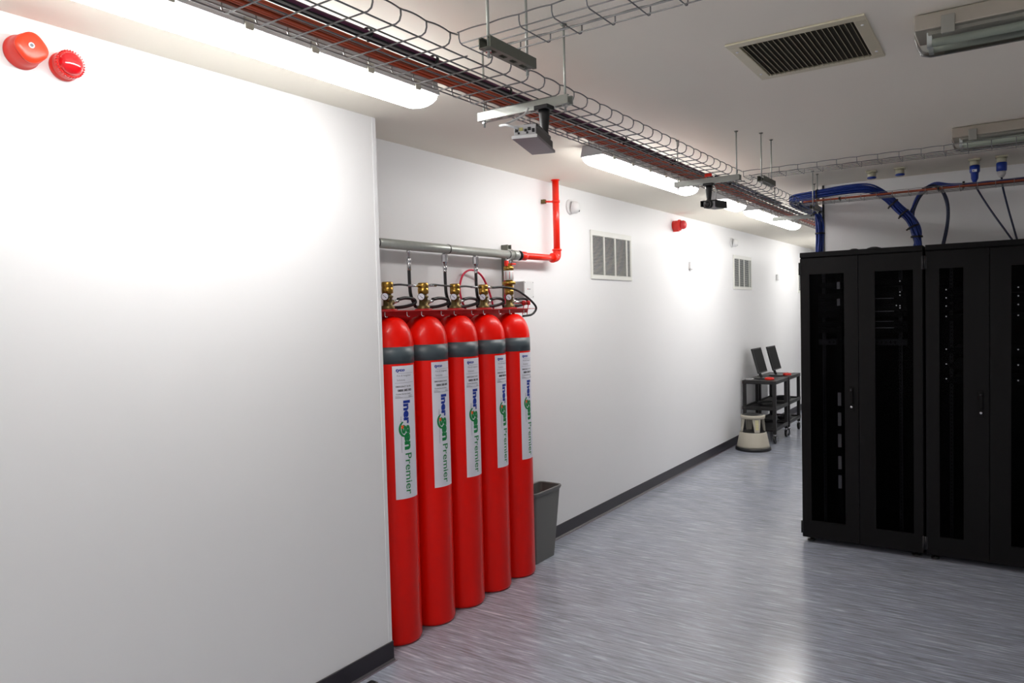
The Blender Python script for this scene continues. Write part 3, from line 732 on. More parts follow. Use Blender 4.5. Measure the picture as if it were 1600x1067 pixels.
def tray_x(label, y0, y1, z, x0, x1, wires=4, hgt=0.03):
    t = thing('cable_tray', ((x0 + x1) / 2, (y0 + y1) / 2, z), label, 'cable tray')
    rc = 0.014
    me = mk(MB().tube([(0, y0, z + hgt), (0, y0, z + rc), (0, y0 + rc * 0.3, z + rc * 0.3), (0, y0 + rc, z), (0, y1 - rc, z), (0, y1 - rc * 0.3, z + rc * 0.3), (0, y1, z + rc), (0, y1, z + hgt)], 0.0019, 6, False), 'cross_wire', 'wire')
    x = x0 + 0.005
    while x < x1:
        o = bpy.data.objects.new('cross_wire', me); S.collection.objects.link(o); o.parent = t
        o.location = (x - (x0 + x1) / 2, -(y0 + y1) / 2, -z); x += 0.1
    for k in range(wires):
        yy = y0 + rc + (y1 - y0 - 2 * rc) * k / (wires - 1)
        MB().tube([(x0, yy, z + 0.0045), (x1, yy, z + 0.0045)], 0.0019, 6, False).build('long_wire', 'wire', t)
    for yy in (y0, y1):
        P = []; k = int((x1 - x0) / 0.0125)
        for i in range(k + 1):
            x = x0 + (x1 - x0) * i / k
            P.append((x, yy, z + hgt + 0.003 * abs(math.sin(PI * (x - x0 - 0.005) / 0.1)) ** 0.7))
        MB().tube(P, 0.0019, 6, False).build('rim_wire', 'wire', t)
    return t
tray_x('narrow empty wire tray branching right at the top centre of the ceiling', 1.64, 1.80, 2.50, -1.27, 1.2)
tray_x('narrow empty wire tray crossing right in front of the ceiling sockets', 4.30, 4.46, 2.50, -1.278, 1.5)
tray_x('narrow wire tray above the black racks carrying blue and orange cables', 5.75, 5.90, 2.497, -1.28, 1.5)

# strut brackets with rods
def channel_x(x0, x1, y, z, m, par, w=0.038, h=0.030):
    th = 0.003; mb = MB()
    # C channel: two webs, lips on top, slotted bottom
    mb.box(x0, x1, y - w / 2, y - w / 2 + th, z, z + h).box(x0, x1, y + w / 2 - th, y + w / 2, z, z + h)
    mb.box(x0, x1, y - w / 2 + th, y - w / 2 + 0.011, z + h - th, z + h).box(x0, x1, y + w / 2 - 0.011, y + w / 2 - th, z + h - th, z + h)
    mb.box(x0, x1, y - w / 2 + th, y - 0.007, z, z + th).box(x0, x1, y + 0.007, y + w / 2 - th, z, z + th)
    x = x0; 
    while x < x1 - 1e-6:
        xe = min(x + 0.022, x1); mb.box(x, xe, y - 0.007, y + 0.007, z, z + th); x += 0.05
    return mb.build('channel', m, par)
def channel_y(y0, y1, x, z, m, par, w=0.038, h=0.030):
    th = 0.003; mb = MB()
    mb.box(x - w / 2, x - w / 2 + th, y0, y1, z, z + h).box(x + w / 2 - th, x + w / 2, y0, y1, z, z + h)
    mb.box(x - w / 2 + th, x - w / 2 + 0.011, y0, y1, z + h - th, z + h).box(x + w / 2 - 0.011, x + w / 2 - th, y0, y1, z + h - th, z + h)
    mb.box(x - w / 2 + th, x - 0.007, y0, y1, z, z + th).box(x + 0.007, x + w / 2 - th, y0, y1, z, z + th)
    y = y0
    while y < y1 - 1e-6:
        ye = min(y + 0.022, y1); mb.box(x - 0.007, x + 0.007, y, ye, z, z + th); y += 0.05
    return mb.build('channel', m, par)
def rod(x, y, z, par, r=0.004):
    MB().cyl((x, y, z - 0.022), (x, y, H - 0.0005), r, 8).build('threaded_rod', 'galv', par)
    MB().lathe([(0.009, 0), (0.009, 0.007)], (x, y, z - 0.0075), (0, 0, 1), 6, False).build('nut', 'chrome', par)
    MB().lathe([(0.012, 0), (0.006, 0.006)], (x, y, H - 0.0005), (0, 0, -1), 12).build('ceiling_anchor', 'galvd', par)
def brac_x(y, z, label, m='galv', x0=-1.625, x1=-1.243):
    t = thing('support_bracket', ((x0 + x1) / 2, y, z), label, 'bracket')
    channel_x(x0, x1, y, z, m, t); rod(x0 + 0.018, y, z, t); rod(x1 - 0.020, y, z, t)
brac_x(0.25, 2.458, 'galvanised bracket under the main tray nearest the viewpoint')
brac_x(2.224, 2.458, 'bright galvanised bracket under the main tray holding the grey box camera')
brac_x(4.14, 2.458, 'galvanised bracket under the main tray holding the black lens camera')
brac_x(6.35, 2.458, 'galvanised bracket under the far end of the main tray by the blue cables', x0=-1.64, x1=-1.29)
def brac_y(x, y0, y1, z, label, m='galvd'):
    t = thing('support_bracket', (x, (y0 + y1) / 2, z), label, 'bracket')
    channel_y(y0, y1, x, z, m, t); rod(x, y0 + 0.018, z, t); rod(x, y1 - 0.020, z, t)
brac_y(-1.16, 1.615, 1.845, 2.458, 'dark slotted bracket under the small branch tray at top centre')
brac_y(-1.165, 4.26, 4.51, 2.458, 'small dark bracket under the empty branch tray near the far camera')
brac_y(-1.195, 5.72, 5.915, 2.455, 'small bracket under the tray with blue cables above the racks')

# ================================================================== CABLE BUNDLES
def bundle(name, label, path, mats, n, spread, r, ties=(), flat=1.0, seed=1, sub=6, tie_r=None):
    """n strands following one path, each with its own offset; ties wrap the bundle"""
    rnd = random.Random(seed); P = [Vector(p) for p in path]
    t = thing(name, P[0], label, 'cable')
    offs = []
    for k in range(n):
        a = k * 2.39996; q = spread * math.sqrt((k + 0.5) / n); offs.append((q * math.cos(a), q * math.sin(a) * flat))
    for k, (u, v) in enumerate(offs):
        pts = []
        for i, p in enumerate(P):
            tg = (P[min(i + 1, len(P) - 1)] - P[max(i - 1, 0)]).normalized()
            side = tg.cross(Vector((0, 0, 1)))
            side = side.normalized() if side.length > 0.2 else Vector((1, 0, 0))
            up = side.cross(tg).normalized()
            j = spread * 0.16
            pts.append(p + side * (u + rnd.uniform(-j, j)) + up * (v + rnd.uniform(-j, j) * flat))
        MB().tube(pts, r, 5, True, sub).build('cable', mats[k % len(mats)], t)
    for f in ties:
        i = int(f); g = f - i; i2 = min(i + 1, len(P) - 1); c = P[i].lerp(P[i2], g); tg = (P[i2] - P[i]).normalized()
        side = tg.cross(Vector((0, 0, 1))); side = side.normalized() if side.length > 0.2 else Vector((1, 0, 0)); up = side.cross(tg).normalized()
        rr = (tie_r or (spread + r * 1.3)); mb = MB(); vs = []; m = 20
        for hh in (-0.006, 0.006):
            for q in range(m):
                a = 2 * PI * q / m; vs.append(c + tg * hh + side * rr * math.cos(a) + up * (rr * flat + (0.003 if flat < 1 else 0)) * math.sin(a))
        mb.add(vs, [(q, (q + 1) % m, m + (q + 1) % m, m + q) for q in range(m)], True)
        mb.tube([c - up * rr * flat, c - up * (rr * flat + 0.012) + tg * 0.004], 0.004, 5, False)
        ob = mb.build('cable_tie', 'rubber', t); sm = ob.modifiers.new('solid', 'SOLIDIFY'); sm.thickness = 0.002; sm.offset = 1
    return t
Z = 2.5225
bundle('orange_cable_bundle', 'flat bundle of orange cables lying in the main wire tray',
       [(-1.538, -2.5, Z), (-1.538, 0.6, Z), (-1.540, 1.2, Z), (-1.538, 1.7, Z), (-1.536, 2.2, Z), (-1.537, 2.8, Z), (-1.538, 3.5, Z), (-1.538, 4.2, Z), (-1.538, 5.0, Z), (-1.538, 6.0, Z), (-1.538, 7.2, Z), (-1.538, 8.5, Z)],
       ['orange', 'orange', 'brown', 'orange', 'orange', 'brown', 'orange'], 15, 0.033, 0.0055, (), 0.25, 3)
bundle('grey_cable_pair', 'pair of thin dark cables lying right beside the orange ones in the tray',
       [(-1.484, -2.5, Z), (-1.484, 0.8, Z), (-1.486, 1.9, Z), (-1.486, 3.2, Z), (-1.486, 4.4, Z), (-1.486, 6, Z), (-1.486, 8.5, Z)], ['rubber', 'lightgp'], 2, 0.006, 0.0042, (), 0.6, 4)
bundle('purple_cable_bundle', 'dark purple and black cables in the middle of the main wire tray',
       [(-1.455, -2.5, Z), (-1.455, 0.9, Z), (-1.452, 1.4, Z), (-1.448, 1.9, Z), (-1.455, 2.4, Z), (-1.450, 2.9, Z), (-1.456, 3.5, Z), (-1.462, 4.1, Z), (-1.465, 5.0, Z), (-1.465, 6.2, Z), (-1.465, 8.5, Z)],
       ['purple', 'purple', 'rubber'], 3, 0.0075, 0.0062, (2.15, 2.7, 3.5, 5.3, 6.3), 0.6, 5)
bundle('navy_cable_bundle', 'loose dark cables along the middle of the far part of the main tray',
       [(-1.432, 4.3, Z), (-1.428, 4.8, Z + .002), (-1.430, 5.3, Z), (-1.430, 5.75, Z)], ['rubber', 'navy', 'blue', 'purple'], 6, 0.010, 0.0055, (0.5, 1.6), 0.5, 6)
# blue bundles
bundle('blue_cable_bundle', 'thick blue cable bundle dropping onto the left corner of the rack',
       [(-1.325, 8.3, 2.545), (-1.325, 7.0, 2.545), (-1.325, 6.35, 2.545), (-1.325, 6.12, 2.55), (-1.305, 6.01, 2.555), (-1.26, 5.965, 2.54), (-1.222, 5.965, 2.48), (-1.200, 5.965, 2.395), (-1.192, 5.965, 2.28), (-1.20, 5.965, 2.135)],
       ['blue'], 16, 0.026, 0.006, (6.4, 7.9), 1.0, 11)
bundle('blue_cable_bundle', 'largest blue cable bundle arching along the tray and down between the racks',
       [(-1.402, 8.3, 2.548), (-1.402, 6.5, 2.548), (-1.400, 6.05, 2.555), (-1.36, 5.90, 2.565), (-1.25, 5.85, 2.568), (-1.14, 5.84, 2.572), (-0.98, 5.84, 2.582), (-0.84, 5.87, 2.575), (-0.74, 5.94, 2.52), (-0.66, 5.955, 2.43), (-0.59, 5.955, 2.345), (-0.55, 5.955, 2.25), (-0.535, 5.955, 2.135)],
       ['blue'], 20, 0.029, 0.006, (4.6, 8.6, 9.5, 10.6, 11.3), 1.0, 12)
bundle('blue_cable_bundle', 'thinner blue cable bundle coming along the tray from the right and turning down',
       [(1.5, 5.865, 2.530), (0.6, 5.865, 2.530), (0.1, 5.865, 2.530), (-0.15, 5.865, 2.530), (-0.33, 5.87, 2.540), (-0.43, 5.90, 2.562), (-0.52, 5.98, 2.52), (-0.565, 6.015, 2.44), (-0.585, 6.02, 2.36), (-0.57, 6.02, 2.25), (-0.545, 6.02, 2.135)],
       ['blue', 'navy'], 9, 0.017, 0.0058, (3.6,), 0.8, 13)
bundle('orange_cable_bundle', 'thin orange cables running along the tray above the racks',
       [(-1.27, 5.79, 2.518), (-1.1, 5.79, 2.518), (-0.9, 5.79, 2.518), (-0.5, 5.79, 2.518), (0.0, 5.79, 2.518), (0.6, 5.79, 2.518), (1.4, 5.79, 2.518)],
       ['brown', 'orange', 'brown'], 6, 0.02, 0.0045, (1.4, 3.2), 0.25, 14)
bundle('navy_cable_bundle', 'few thin dark blue cables hanging in a curve onto the second rack',
       [(-0.50, 5.83, 2.528), (-0.44, 5.85, 2.55), (-0.395, 5.93, 2.53), (-0.365, 5.955, 2.46), (-0.352, 5.96, 2.37), (-0.36, 5.96, 2.26), (-0.385, 5.96, 2.135)], ['navy'], 5, 0.010, 0.0042, (), 1.0, 15)

# ================================================================== CEILING SOCKETS AND PLUGS
def socket(x, y, label, flap):
    t = thing('ceiling_socket', (x, y, H), label, 'socket', 'cream ceiling sockets')
    MB().box(x - 0.036, x + 0.036, y - 0.036, y + 0.036, H - 0.012, H - 0.0005).build('mounting_plate', 'cream', t, 0.003)
    MB().lathe([(0.029, 0.012), (0.029, 0.04), (0.026, 0.044)], (x, y, H), (0, 0, -1), 20).build('body', 'cream', t)
    if flap:
        MB().lathe([(0.027, 0.044), (0.031, 0.047), (0.031, 0.055), (0.024, 0.058)], (x, y, H), (0, 0, -1), 20).build('flap', 'bluep', t)
socket(-0.846, 6.05, 'cream ceiling socket with dark blue flap, leftmost of four', True)
socket(-0.66, 6.05, 'cream ceiling socket with closed blue flap, second from left', True)
socket(-0.20, 6.05, 'cream ceiling socket above the labelled blue plug', False)
socket(-0.045, 6.05, 'cream ceiling socket above the blue and white plug at right', False)
def plug(x, y, label, tail, endx):
    t = thing('power_plug', (x, y, H - 0.045), label, 'plug')
    if tail == 'blue':
        MB().lathe([(0.024, 0), (0.031, 0.004), (0.031, 0.045), (0.024, 0.055), (0.022, 0.09), (0.012, 0.115), (0.007, 0.118)], (x, y, H - 0.044), (0, 0, -1), 20).build('body', 'bluep', t)
        MB().box(x - 0.014, x + 0.014, y - 0.0325, y - 0.031, H - 0.092, H - 0.075).build('paper_tag', 'label', t)
        MB().box(x - 0.010, x - 0.001, y - 0.0330, y - 0.0324, H - 0.087, H - 0.080).build('tag_mark', 'greyink', t)
    else:
        MB().lathe([(0.026, 0), (0.031, 0.004), (0.031, 0.055), (0.026, 0.06)], (x, y, H - 0.044), (0, 0, -1), 20).build('body', 'bluep', t)
        MB().lathe([(0.025, 0.06), (0.025, 0.08), (0.015, 0.098), (0.008, 0.102)], (x, y, H - 0.044), (0, 0, -1), 20).build('tail', 'lightgp', t)
    z = H - 0.16
    pts = [(x, y, z + (0.0 if tail == 'blue' else 0.016)), (x + 0.02 * (1 if tail == 'blue' else .4), y - 0.02, z - 0.06), (x + (endx - x) * 0.40, y - 0.06, z - 0.20), (x + (endx - x) * 0.75, y - 0.10, z - 0.34), (endx, y - 0.12, 2.132)]
    MB().tube(pts, 0.0062, 8).build('cord', 'navy', t)
plug(-0.20, 6.05, 'blue plug with paper tag hanging from the third ceiling socket', 'blue', 0.025)
plug(-0.045, 6.05, 'blue and white plug hanging from the fourth ceiling socket', 'white', 0.045)

# ================================================================== HANGING CAMERAS
def oriented(c, d, up=Vector((0, 0, 1))):
    d = Vector(d).normalized(); s = d.cross(up).normalized(); u = s.cross(d)
    return Matrix(((s.x, d.x, u.x, c[0]), (s.y, d.y, u.y, c[1]), (s.z, d.z, u.z, c[2]), (0, 0, 0, 1)))
def arm(x, y, z1, par, clamp_mat='blackp'):
    MB().box(x - 0.028, x + 0.028, y - 0.024, y + 0.024, 2.442, 2.457).build('clamp', clamp_mat, par, 0.003)
    MB().lathe([(0.020, 0), (0.019, 0.02), (0.013, 0.075), (0.014, 0.078), (0.014, 0.095)], (x, y, 2.443), (0, 0, -1), 16).build('arm', 'blackp', par)
    MB().lathe([(0.010, 0), (0.014, 0.006), (0.010, 0.018)], (x, y, 2.350), (0, 0, -1), 16).build('ball_joint', 'blackp', par)
t = thing('security_camera', (-1.325, 2.16, 2.33), 'grey box camera with ports hanging from the nearer tray bracket', 'camera')
arm(-1.325, 2.185, 2.35, t)
mx = oriented((-1.312, 2.097, 2.312), (-0.078, 0.245, 0.0))
MB().box(-0.042, 0.042, -0.125, 0.125, -0.010, 0.0, mx).build('shell', 'greypl', t, 0.002)
MB().box(-0.042, 0.042, -0.1285, -0.1252, -0.010, 0.0, mx).build('front_lip', 'whitep', t, 0.001)
up = MB(); up.box(-0.036, 0.036, -0.112, 0.118, 0.0005, 0.030, mx).box(-0.014, 0.034, -0.09, 0.10, 0.0305, 0.044, mx); up.build('top_cover', 'devdark', t, 0.004)
pp = MB().box(-0.036, 0.036, -0.120, -0.1125, 0.001, 0.034, mx).build('port_panel', 'lightgp', t, 0.001)
for k, (u, v, ww, hh, m) in enumerate(((-0.027, 0.016, 0.005, 0.006, 'blackp'), (-0.012, 0.018, 0.006, 0.005, 'yellow'), (0.003, 0.014, 0.004, 0.004, 'blackp'), (0.015, 0.018, 0.005, 0.005, 'blackp'), (0.028, 0.012, 0.004, 0.006, 'blackp'), (-0.02, 0.006, 0.003, 0.003, 'darkmet'), (0.008, 0.006, 0.003, 0.003, 'darkmet'))):
    MB().box(u - ww, u + ww, -0.122, -0.1198, v - hh + 0.002, v + hh + 0.002, mx).build('port', m, pp)
a = mx @ Vector((-0.02, -0.126, 0.022))
MB().tube([a, a + Vector((-0.03, -0.02, 0.012)), (-1.41, 2.04, 2.375), (-1.41, 2.10, 2.40), (-1.385, 2.15, 2.43), (-1.38, 2.17, 2.456)], 0.004, 8).build('cord', 'whitep', t)

t = thing('security_camera', (-1.42, 4.10, 2.36), 'black camera with round lens hanging from the further tray bracket', 'camera')
arm(-1.42, 4.13, 2.35, t)
MB().box(-1.435, -1.395, 4.10, 4.118, 2.492, 2.512).build('red_clip', 'redpipe', t, 0.002)
mx = oriented((-1.405, 4.16, 2.338), (-0.03, -1.0, -0.05))
MB().box(-0.034, 0.034, -0.10, 0.065, -0.020, 0.016, mx).build('shell', 'devdark', t, 0.004)
MB().box(-0.044, 0.044, -0.105, 0.085, 0.017, 0.021, mx).box(0.040, 0.044, -0.105, 0.085, -0.012, 0.017, mx).box(-0.044, -0.040, -0.105, 0.085, -0.020, 0.017, mx).build('hood', 'blackp', t, 0.001)
b = mx @ Vector((0, 0.064, -0.002)); dd = (mx.to_3x3() @ Vector((0, 1, 0)))
ln = MB().lathe([(0.020, 0), (0.024, 0.003), (0.024, 0.028), (0.021, 0.030)], b, dd, 24).build('lens', 'blackp', t)
MB().lathe([(0.017, 0), (0.010, 0.003), (0.002, 0.004)], b + dd * 0.030, dd, 20).build('lens_glass', 'rubber', ln)
MB().box(-0.043, -0.015, 0.0655, 0.068, -0.021, 0.014, mx).build('side_plate', 'lightgp', t)
MB().tube([(-1.405, 4.13, 2.46), (-1.385, 4.13, 2.43), (-1.382, 4.14, 2.40), (-1.392, 4.16, 2.365)], 0.0035, 8).build('cord', 'whitep', t)

# ================================================================== SERVER RACKS
RY = 5.64; RD = 0.80; ZT = 2.132
def rack(x0, xm, x1, label, wins):
    """wins: window (left, right) x for the left and right door leaf"""
    t = thing('server_rack', ((x0 + x1) / 2, RY + RD / 2, 0), label, 'server rack', 'black server racks')
    fy = RY + 0.022
    # body: top with a front lip, plinth, sides, back, corner posts
    MB().box(x0, x1, fy, RY + RD, 2.09, ZT).box(x0, x1, RY + 0.002, fy, 2.096, ZT).build('top_panel', 'blackm', t, 0.003)
    MB().box(x0 + 0.002, x1 - 0.002, fy, RY + RD, 0.032, 0.10).build('plinth', 'blackm', t, 0.002)
    MB().box(x0, x0 + 0.004, fy, RY + RD, 0.10, 2.09).build('side_panel', 'blackm', t)
    MB().box(x1 - 0.004, x1, fy, RY + RD, 0.10, 2.09).build('side_panel', 'blackm', t)
    MB().box(x0 + 0.004, x1 - 0.004, RY + RD - 0.006, RY + RD, 0.10, 2.09).build('back_panel', 'blackin', t)
    for xx in (x0 + 0.005, x1 - 0.035):
        for yy in (fy + 0.002, RY + RD - 0.04): MB().box(xx, xx + 0.03, yy, yy + 0.03, 0.10, 2.09).build('corner_post', 'blackin', t)
    for xx in (x0 + 0.135, x1 - 0.155):
        r = MB().box(xx, xx + 0.02, RY + 0.09, RY + 0.094, 0.10, 2.09).box(xx + (0 if xx < xm else 0.018), xx + (0.002 if xx < xm else 0.02), RY + 0.094, RY + 0.12, 0.10, 2.09).build('mounting_rail', 'darkmet', t)
        h = MB()
        for k in range(76): h.box(xx + 0.006, xx + 0.014, RY + 0.0895, RY + 0.0899, 0.12 + k * 0.0258, 0.13 + k * 0.0258)
        hh = h.build('square_hole', 'blackin', r); hh['kind'] = 'stuff'
    # feet
    for xx in (x0 + 0.05, x1 - 0.05):
        for yy in (RY + 0.07, RY + RD - 0.06):
            MB().lathe([(0.028, 0), (0.028, 0.008), (0.010, 0.014), (0.008, 0.033)], (xx, yy, 0), (0, 0, 1), 16).build('foot', 'blackp', t)
    # door leaves
    for j, (a, b) in enumerate(((x0 + 0.003, xm - 0.002), (xm + 0.002, x1 - 0.003))):
        wa, wb = wins[j]; z0, z1, wz0, wz1 = 0.040, 2.088, 0.165, 1.972; ya, yb = RY, RY + 0.020
        m = MB().box(a, b, ya, yb, z0, wz0).box(a, b, ya, yb, wz1, z1).box(a, wa, ya, yb, wz0, wz1).box(wb, b, ya, yb, wz0, wz1)
        d = m.build('door', 'blackm', t)
        MB().box(wa - 0.006, wb + 0.006, yb + 0.0005, yb + 0.0045, wz0 - 0.006, wz1 + 0.006).build('glass_pane', 'smoked', d)
        hx = a if j == 0 else b
        for hz in (2.015, 0.115):
            MB().cyl((hx + (-0.004 if j == 0 else 0.004), RY - 0.006, hz - 0.045), (hx + (-0.004 if j == 0 else 0.004), RY - 0.006, hz + 0.045), 0.006, 12).box(hx - 0.006, hx + 0.006, RY - 0.004, RY - 0.0005, hz - 0.04, hz + 0.04).build('hinge', 'blackp', d)
        if j == 0:
            hx = b - 0.045
            MB().box(hx - 0.015, hx + 0.015, RY - 0.006, RY - 0.0005, 0.985, 1.165).build('handle_plate', 'blackm', d, 0.002)
            MB().box(hx - 0.011, hx + 0.011, RY - 0.022, RY - 0.006, 1.045, 1.155).build('handle', 'blackin', d, 0.004)
            MB().lathe([(0.006, 0), (0.007, 0.003), (0.003, 0.004)], (hx, RY - 0.022, 1.140), (0, -1, 0), 12).build('handle_button', 'darkmet', d)
            MB().lathe([(0.0085, 0), (0.0085, 0.004), (0.006, 0.005)], (hx, RY - 0.006, 1.02), (0, -1, 0), 16).build('lock', 'chrome', d)
    return t
rack(-1.270, -0.880, -0.482, 'black server rack at the left end with white plates imitating bright slots behind its glass', ((-1.205, -0.972), (-0.775, -0.540)))
rack(-0.468, -0.106, 0.330, 'black server rack cut by the right edge of the picture', ((-0.388, -0.250), (0.010, 0.245)))
# cable entries on top of rack
t = thing('cable_gland_cover', (-0.9, 5.85, ZT), 'low black cable entry cover on top of the left rack', 'cover')
MB().lathe([(0.05, 0), (0.045, 0.012), (0.02, 0.02)], (-0.80, 5.80, ZT + 0.0005), (0, 0, 1), 20).build('dome', 'blackp', t)
MB().lathe([(0.035, 0), (0.03, 0.010), (0.015, 0.016)], (-0.93, 5.80, ZT + 0.0005), (0, 0, 1), 20).build('dome', 'blackp', t)

# equipment in the racks
def unit(x0, x1, z, h, label, kind, leds=(), ports=0, face='blackin'):
    t = thing(kind, ((x0 + x1) / 2, RY + 0.3, z), label, 'rack equipment')
    MB().box(x0, x1, RY + 0.100, RY + 0.50, z, z + h).build('chassis', 'blackin', t, 0.001)
    fp = MB().box(x0 - 0.06, x1 + 0.06, RY + 0.083, RY + 0.0892, z, z + h).build('front_plate', face, t, 0.001)
    if kind == 'rack_shelf': MB().box(-0.79, x1 - 0.02, RY + 0.040, RY + 0.083, z + h - 0.004, z + h).build('shelf_lip', 'lightgp', fp)
    if ports:
        for k in range(ports):
            xx = x0 + (x1 - x0) * (k + 0.5) / ports
            MB().box(xx - 0.006, xx + 0.006, RY + 0.0815, RY + 0.0829, z + h * 0.3, z + h * 0.7).build('port', 'blackin' if face != 'blackin' else 'darkmet', fp)
    for (xx, dz) in leds:
        MB().lathe([(0.0045, 0), (0.0035, 0.002)], (xx, RY + 0.083, z + dz), (0, -1, 0), 8).build('indicator', 'led', fp)
    return t
E1, E2 = -1.10, -0.645
for k, (z, h) in enumerate(((1.745, 0.04), (1.655, 0.04), (1.585, 0.04), (1.545, 0.035))):
    unit(E1, E2, z, h, 'thin black shelf in the left rack, %s of four from the top' % ['first', 'second', 'third', 'fourth'][k], 'rack_shelf', face='blackin')
unit(E1, E2, 1.455, 0.042, 'grey patch panel with ports in the left rack, below the thin shelves', 'patch_panel', ports=16, face='darkmet')
unit(E1, E2, 1.87, 0.04, 'black unit with one white light at the top of the left rack', 'network_switch', leds=((-0.628, 0.03),))
unit(E1, E2, 1.79, 0.04, 'black unit with two white lights below the top one in the left rack', 'network_switch', leds=((-0.628, 0.035), (-0.628, 0.012)))
unit(E1, E2, 1.70, 0.042, 'black unit with a cluster of lights in the left rack', 'network_switch', leds=((-0.628, 0.03), (-0.65, 0.032), (-0.628, 0.014)))
for k, (z) in enumerate((1.80, 1.745, 1.69, 1.62, 1.40, 1.30, 1.20)):
    unit(-0.305, 0.165, z, 0.042, ['black server with white light, topmost in the right rack', 'black server, second from top in the right rack', 'black server, third from top in the right rack',
         'black server, fourth from top in the right rack', 'black server, upper of the lower three in the right rack', 'black server, middle of the lower three in the right rack', 'black server, lowest in the right rack'][k],
         'rack_server', leds=((-0.352, 0.03), (0.047, 0.03)))
# white plates imitating bright openings seen through the left rack
t = thing('bright_slot_strip', (-1.02, RY + 0.2, 0.3), 'strip of white plates imitating bright slots seen through the left rack', 'slot plates')
for z in (0.42, 0.56, 0.72, 0.875, 1.02):
    MB().box(-1.024, -1.002, RY + 0.030, RY + 0.036, z, z + 0.095).build('bright_slot_plate', 'whitep', t)
MB().box(-1.030, -0.996, RY + 0.0365, RY + 0.042, 0.11, 2.0).build('backing', 'blackin', t)
for z in (1.86, 1.74): MB().box(-1.024, -1.004, RY + 0.030, RY + 0.036, z, z + 0.05).build('bright_slot_plate', 'whitep', t)

# ================================================================== BIN
t = thing('waste_bin', (-2.78, 4.37, 0), 'grey plastic waste bin standing beside the last red cylinder', 'bin')
def rr(x0, x1, y0, y1, r, z, n=5):
    P = []
    for (cx, cy, a0) in ((x1 - r, y1 - r, 0), (x0 + r, y1 - r, PI / 2), (x0 + r, y0 + r, PI), (x1 - r, y0 + r, 3 * PI / 2)):
        for k in range(n + 1): a = a0 + PI / 2 * k / n; P.append((cx + r * math.cos(a), cy + r * math.sin(a), z))
    return P
def loft(rings, mb, cap0=True, cap1=True, smooth=False):
    n = len(rings[0]); vs = [p for g in rings for p in g]; fs = []
    for j in range(len(rings) - 1):
        for i in range(n): fs.append((j * n + i, j * n + (i + 1) % n, (j + 1) * n + (i + 1) % n, (j + 1) * n + i))
    if cap0: fs.append(tuple(range(n))[::-1])
    if cap1: fs.append(tuple((len(rings) - 1) * n + i for i in range(n)))
    mb.add(vs, fs, smooth); return mb
bz = 0.505
b0 = (-2.862, -2.712, 4.215, 4.485); b1 = (-2.872, -2.688, 4.186, 4.548)
bm_ = loft([rr(*b0, 0.025, 0.001), rr(*b1, 0.03, bz - 0.02), rr(b1[0] + 0.004, b1[1] - 0.004, b1[2] + 0.004, b1[3] - 0.004, 0.028, bz - 0.02), rr(b0[0] + 0.004, b0[1] - 0.004, b0[2] + 0.004, b0[3] - 0.004, 0.023, 0.006)], MB())
bm_.build('bucket', 'bin', t)
rm = loft([rr(b1[0] - 0.002, b1[1] + 0.002, b1[2] - 0.002, b1[3] + 0.002, 0.032, bz - 0.03), rr(b1[0] - 0.010, b1[1] + 0.010, b1[2] - 0.008, b1[3] + 0.010, 0.036, bz - 0.012), rr(b1[0] - 0.010, b1[1] + 0.010, b1[2] - 0.008, b1[3] + 0.010, 0.036, bz - 0.003),
           rr(b1[0] - 0.004, b1[1] + 0.004, b1[2] - 0.003, b1[3] + 0.004, 0.032, bz), rr(b1[0] + 0.004, b1[1] - 0.004, b1[2] + 0.004, b1[3] - 0.004, 0.028, bz - 0.004), rr(b1[0] + 0.0045, b1[1] - 0.0045, b1[2] + 0.0045, b1[3] - 0.0045, 0.028, bz - 0.03)], MB(), False, False)
rm.build('rim', 'bin', t)
# small dark object at the bottom edge
t = thing('floor_cap', (-2.50, 2.42, 0), 'small black rounded object on the floor at the bottom picture edge', 'object')
loft([rr(-2.525, -2.475, 2.35, 2.452, 0.012, 0.0), rr(-2.525, -2.475, 2.35, 2.452, 0.012, 0.012), rr(-2.518, -2.482, 2.358, 2.444, 0.010, 0.018)], MB()).build('shell', 'blackp', t)

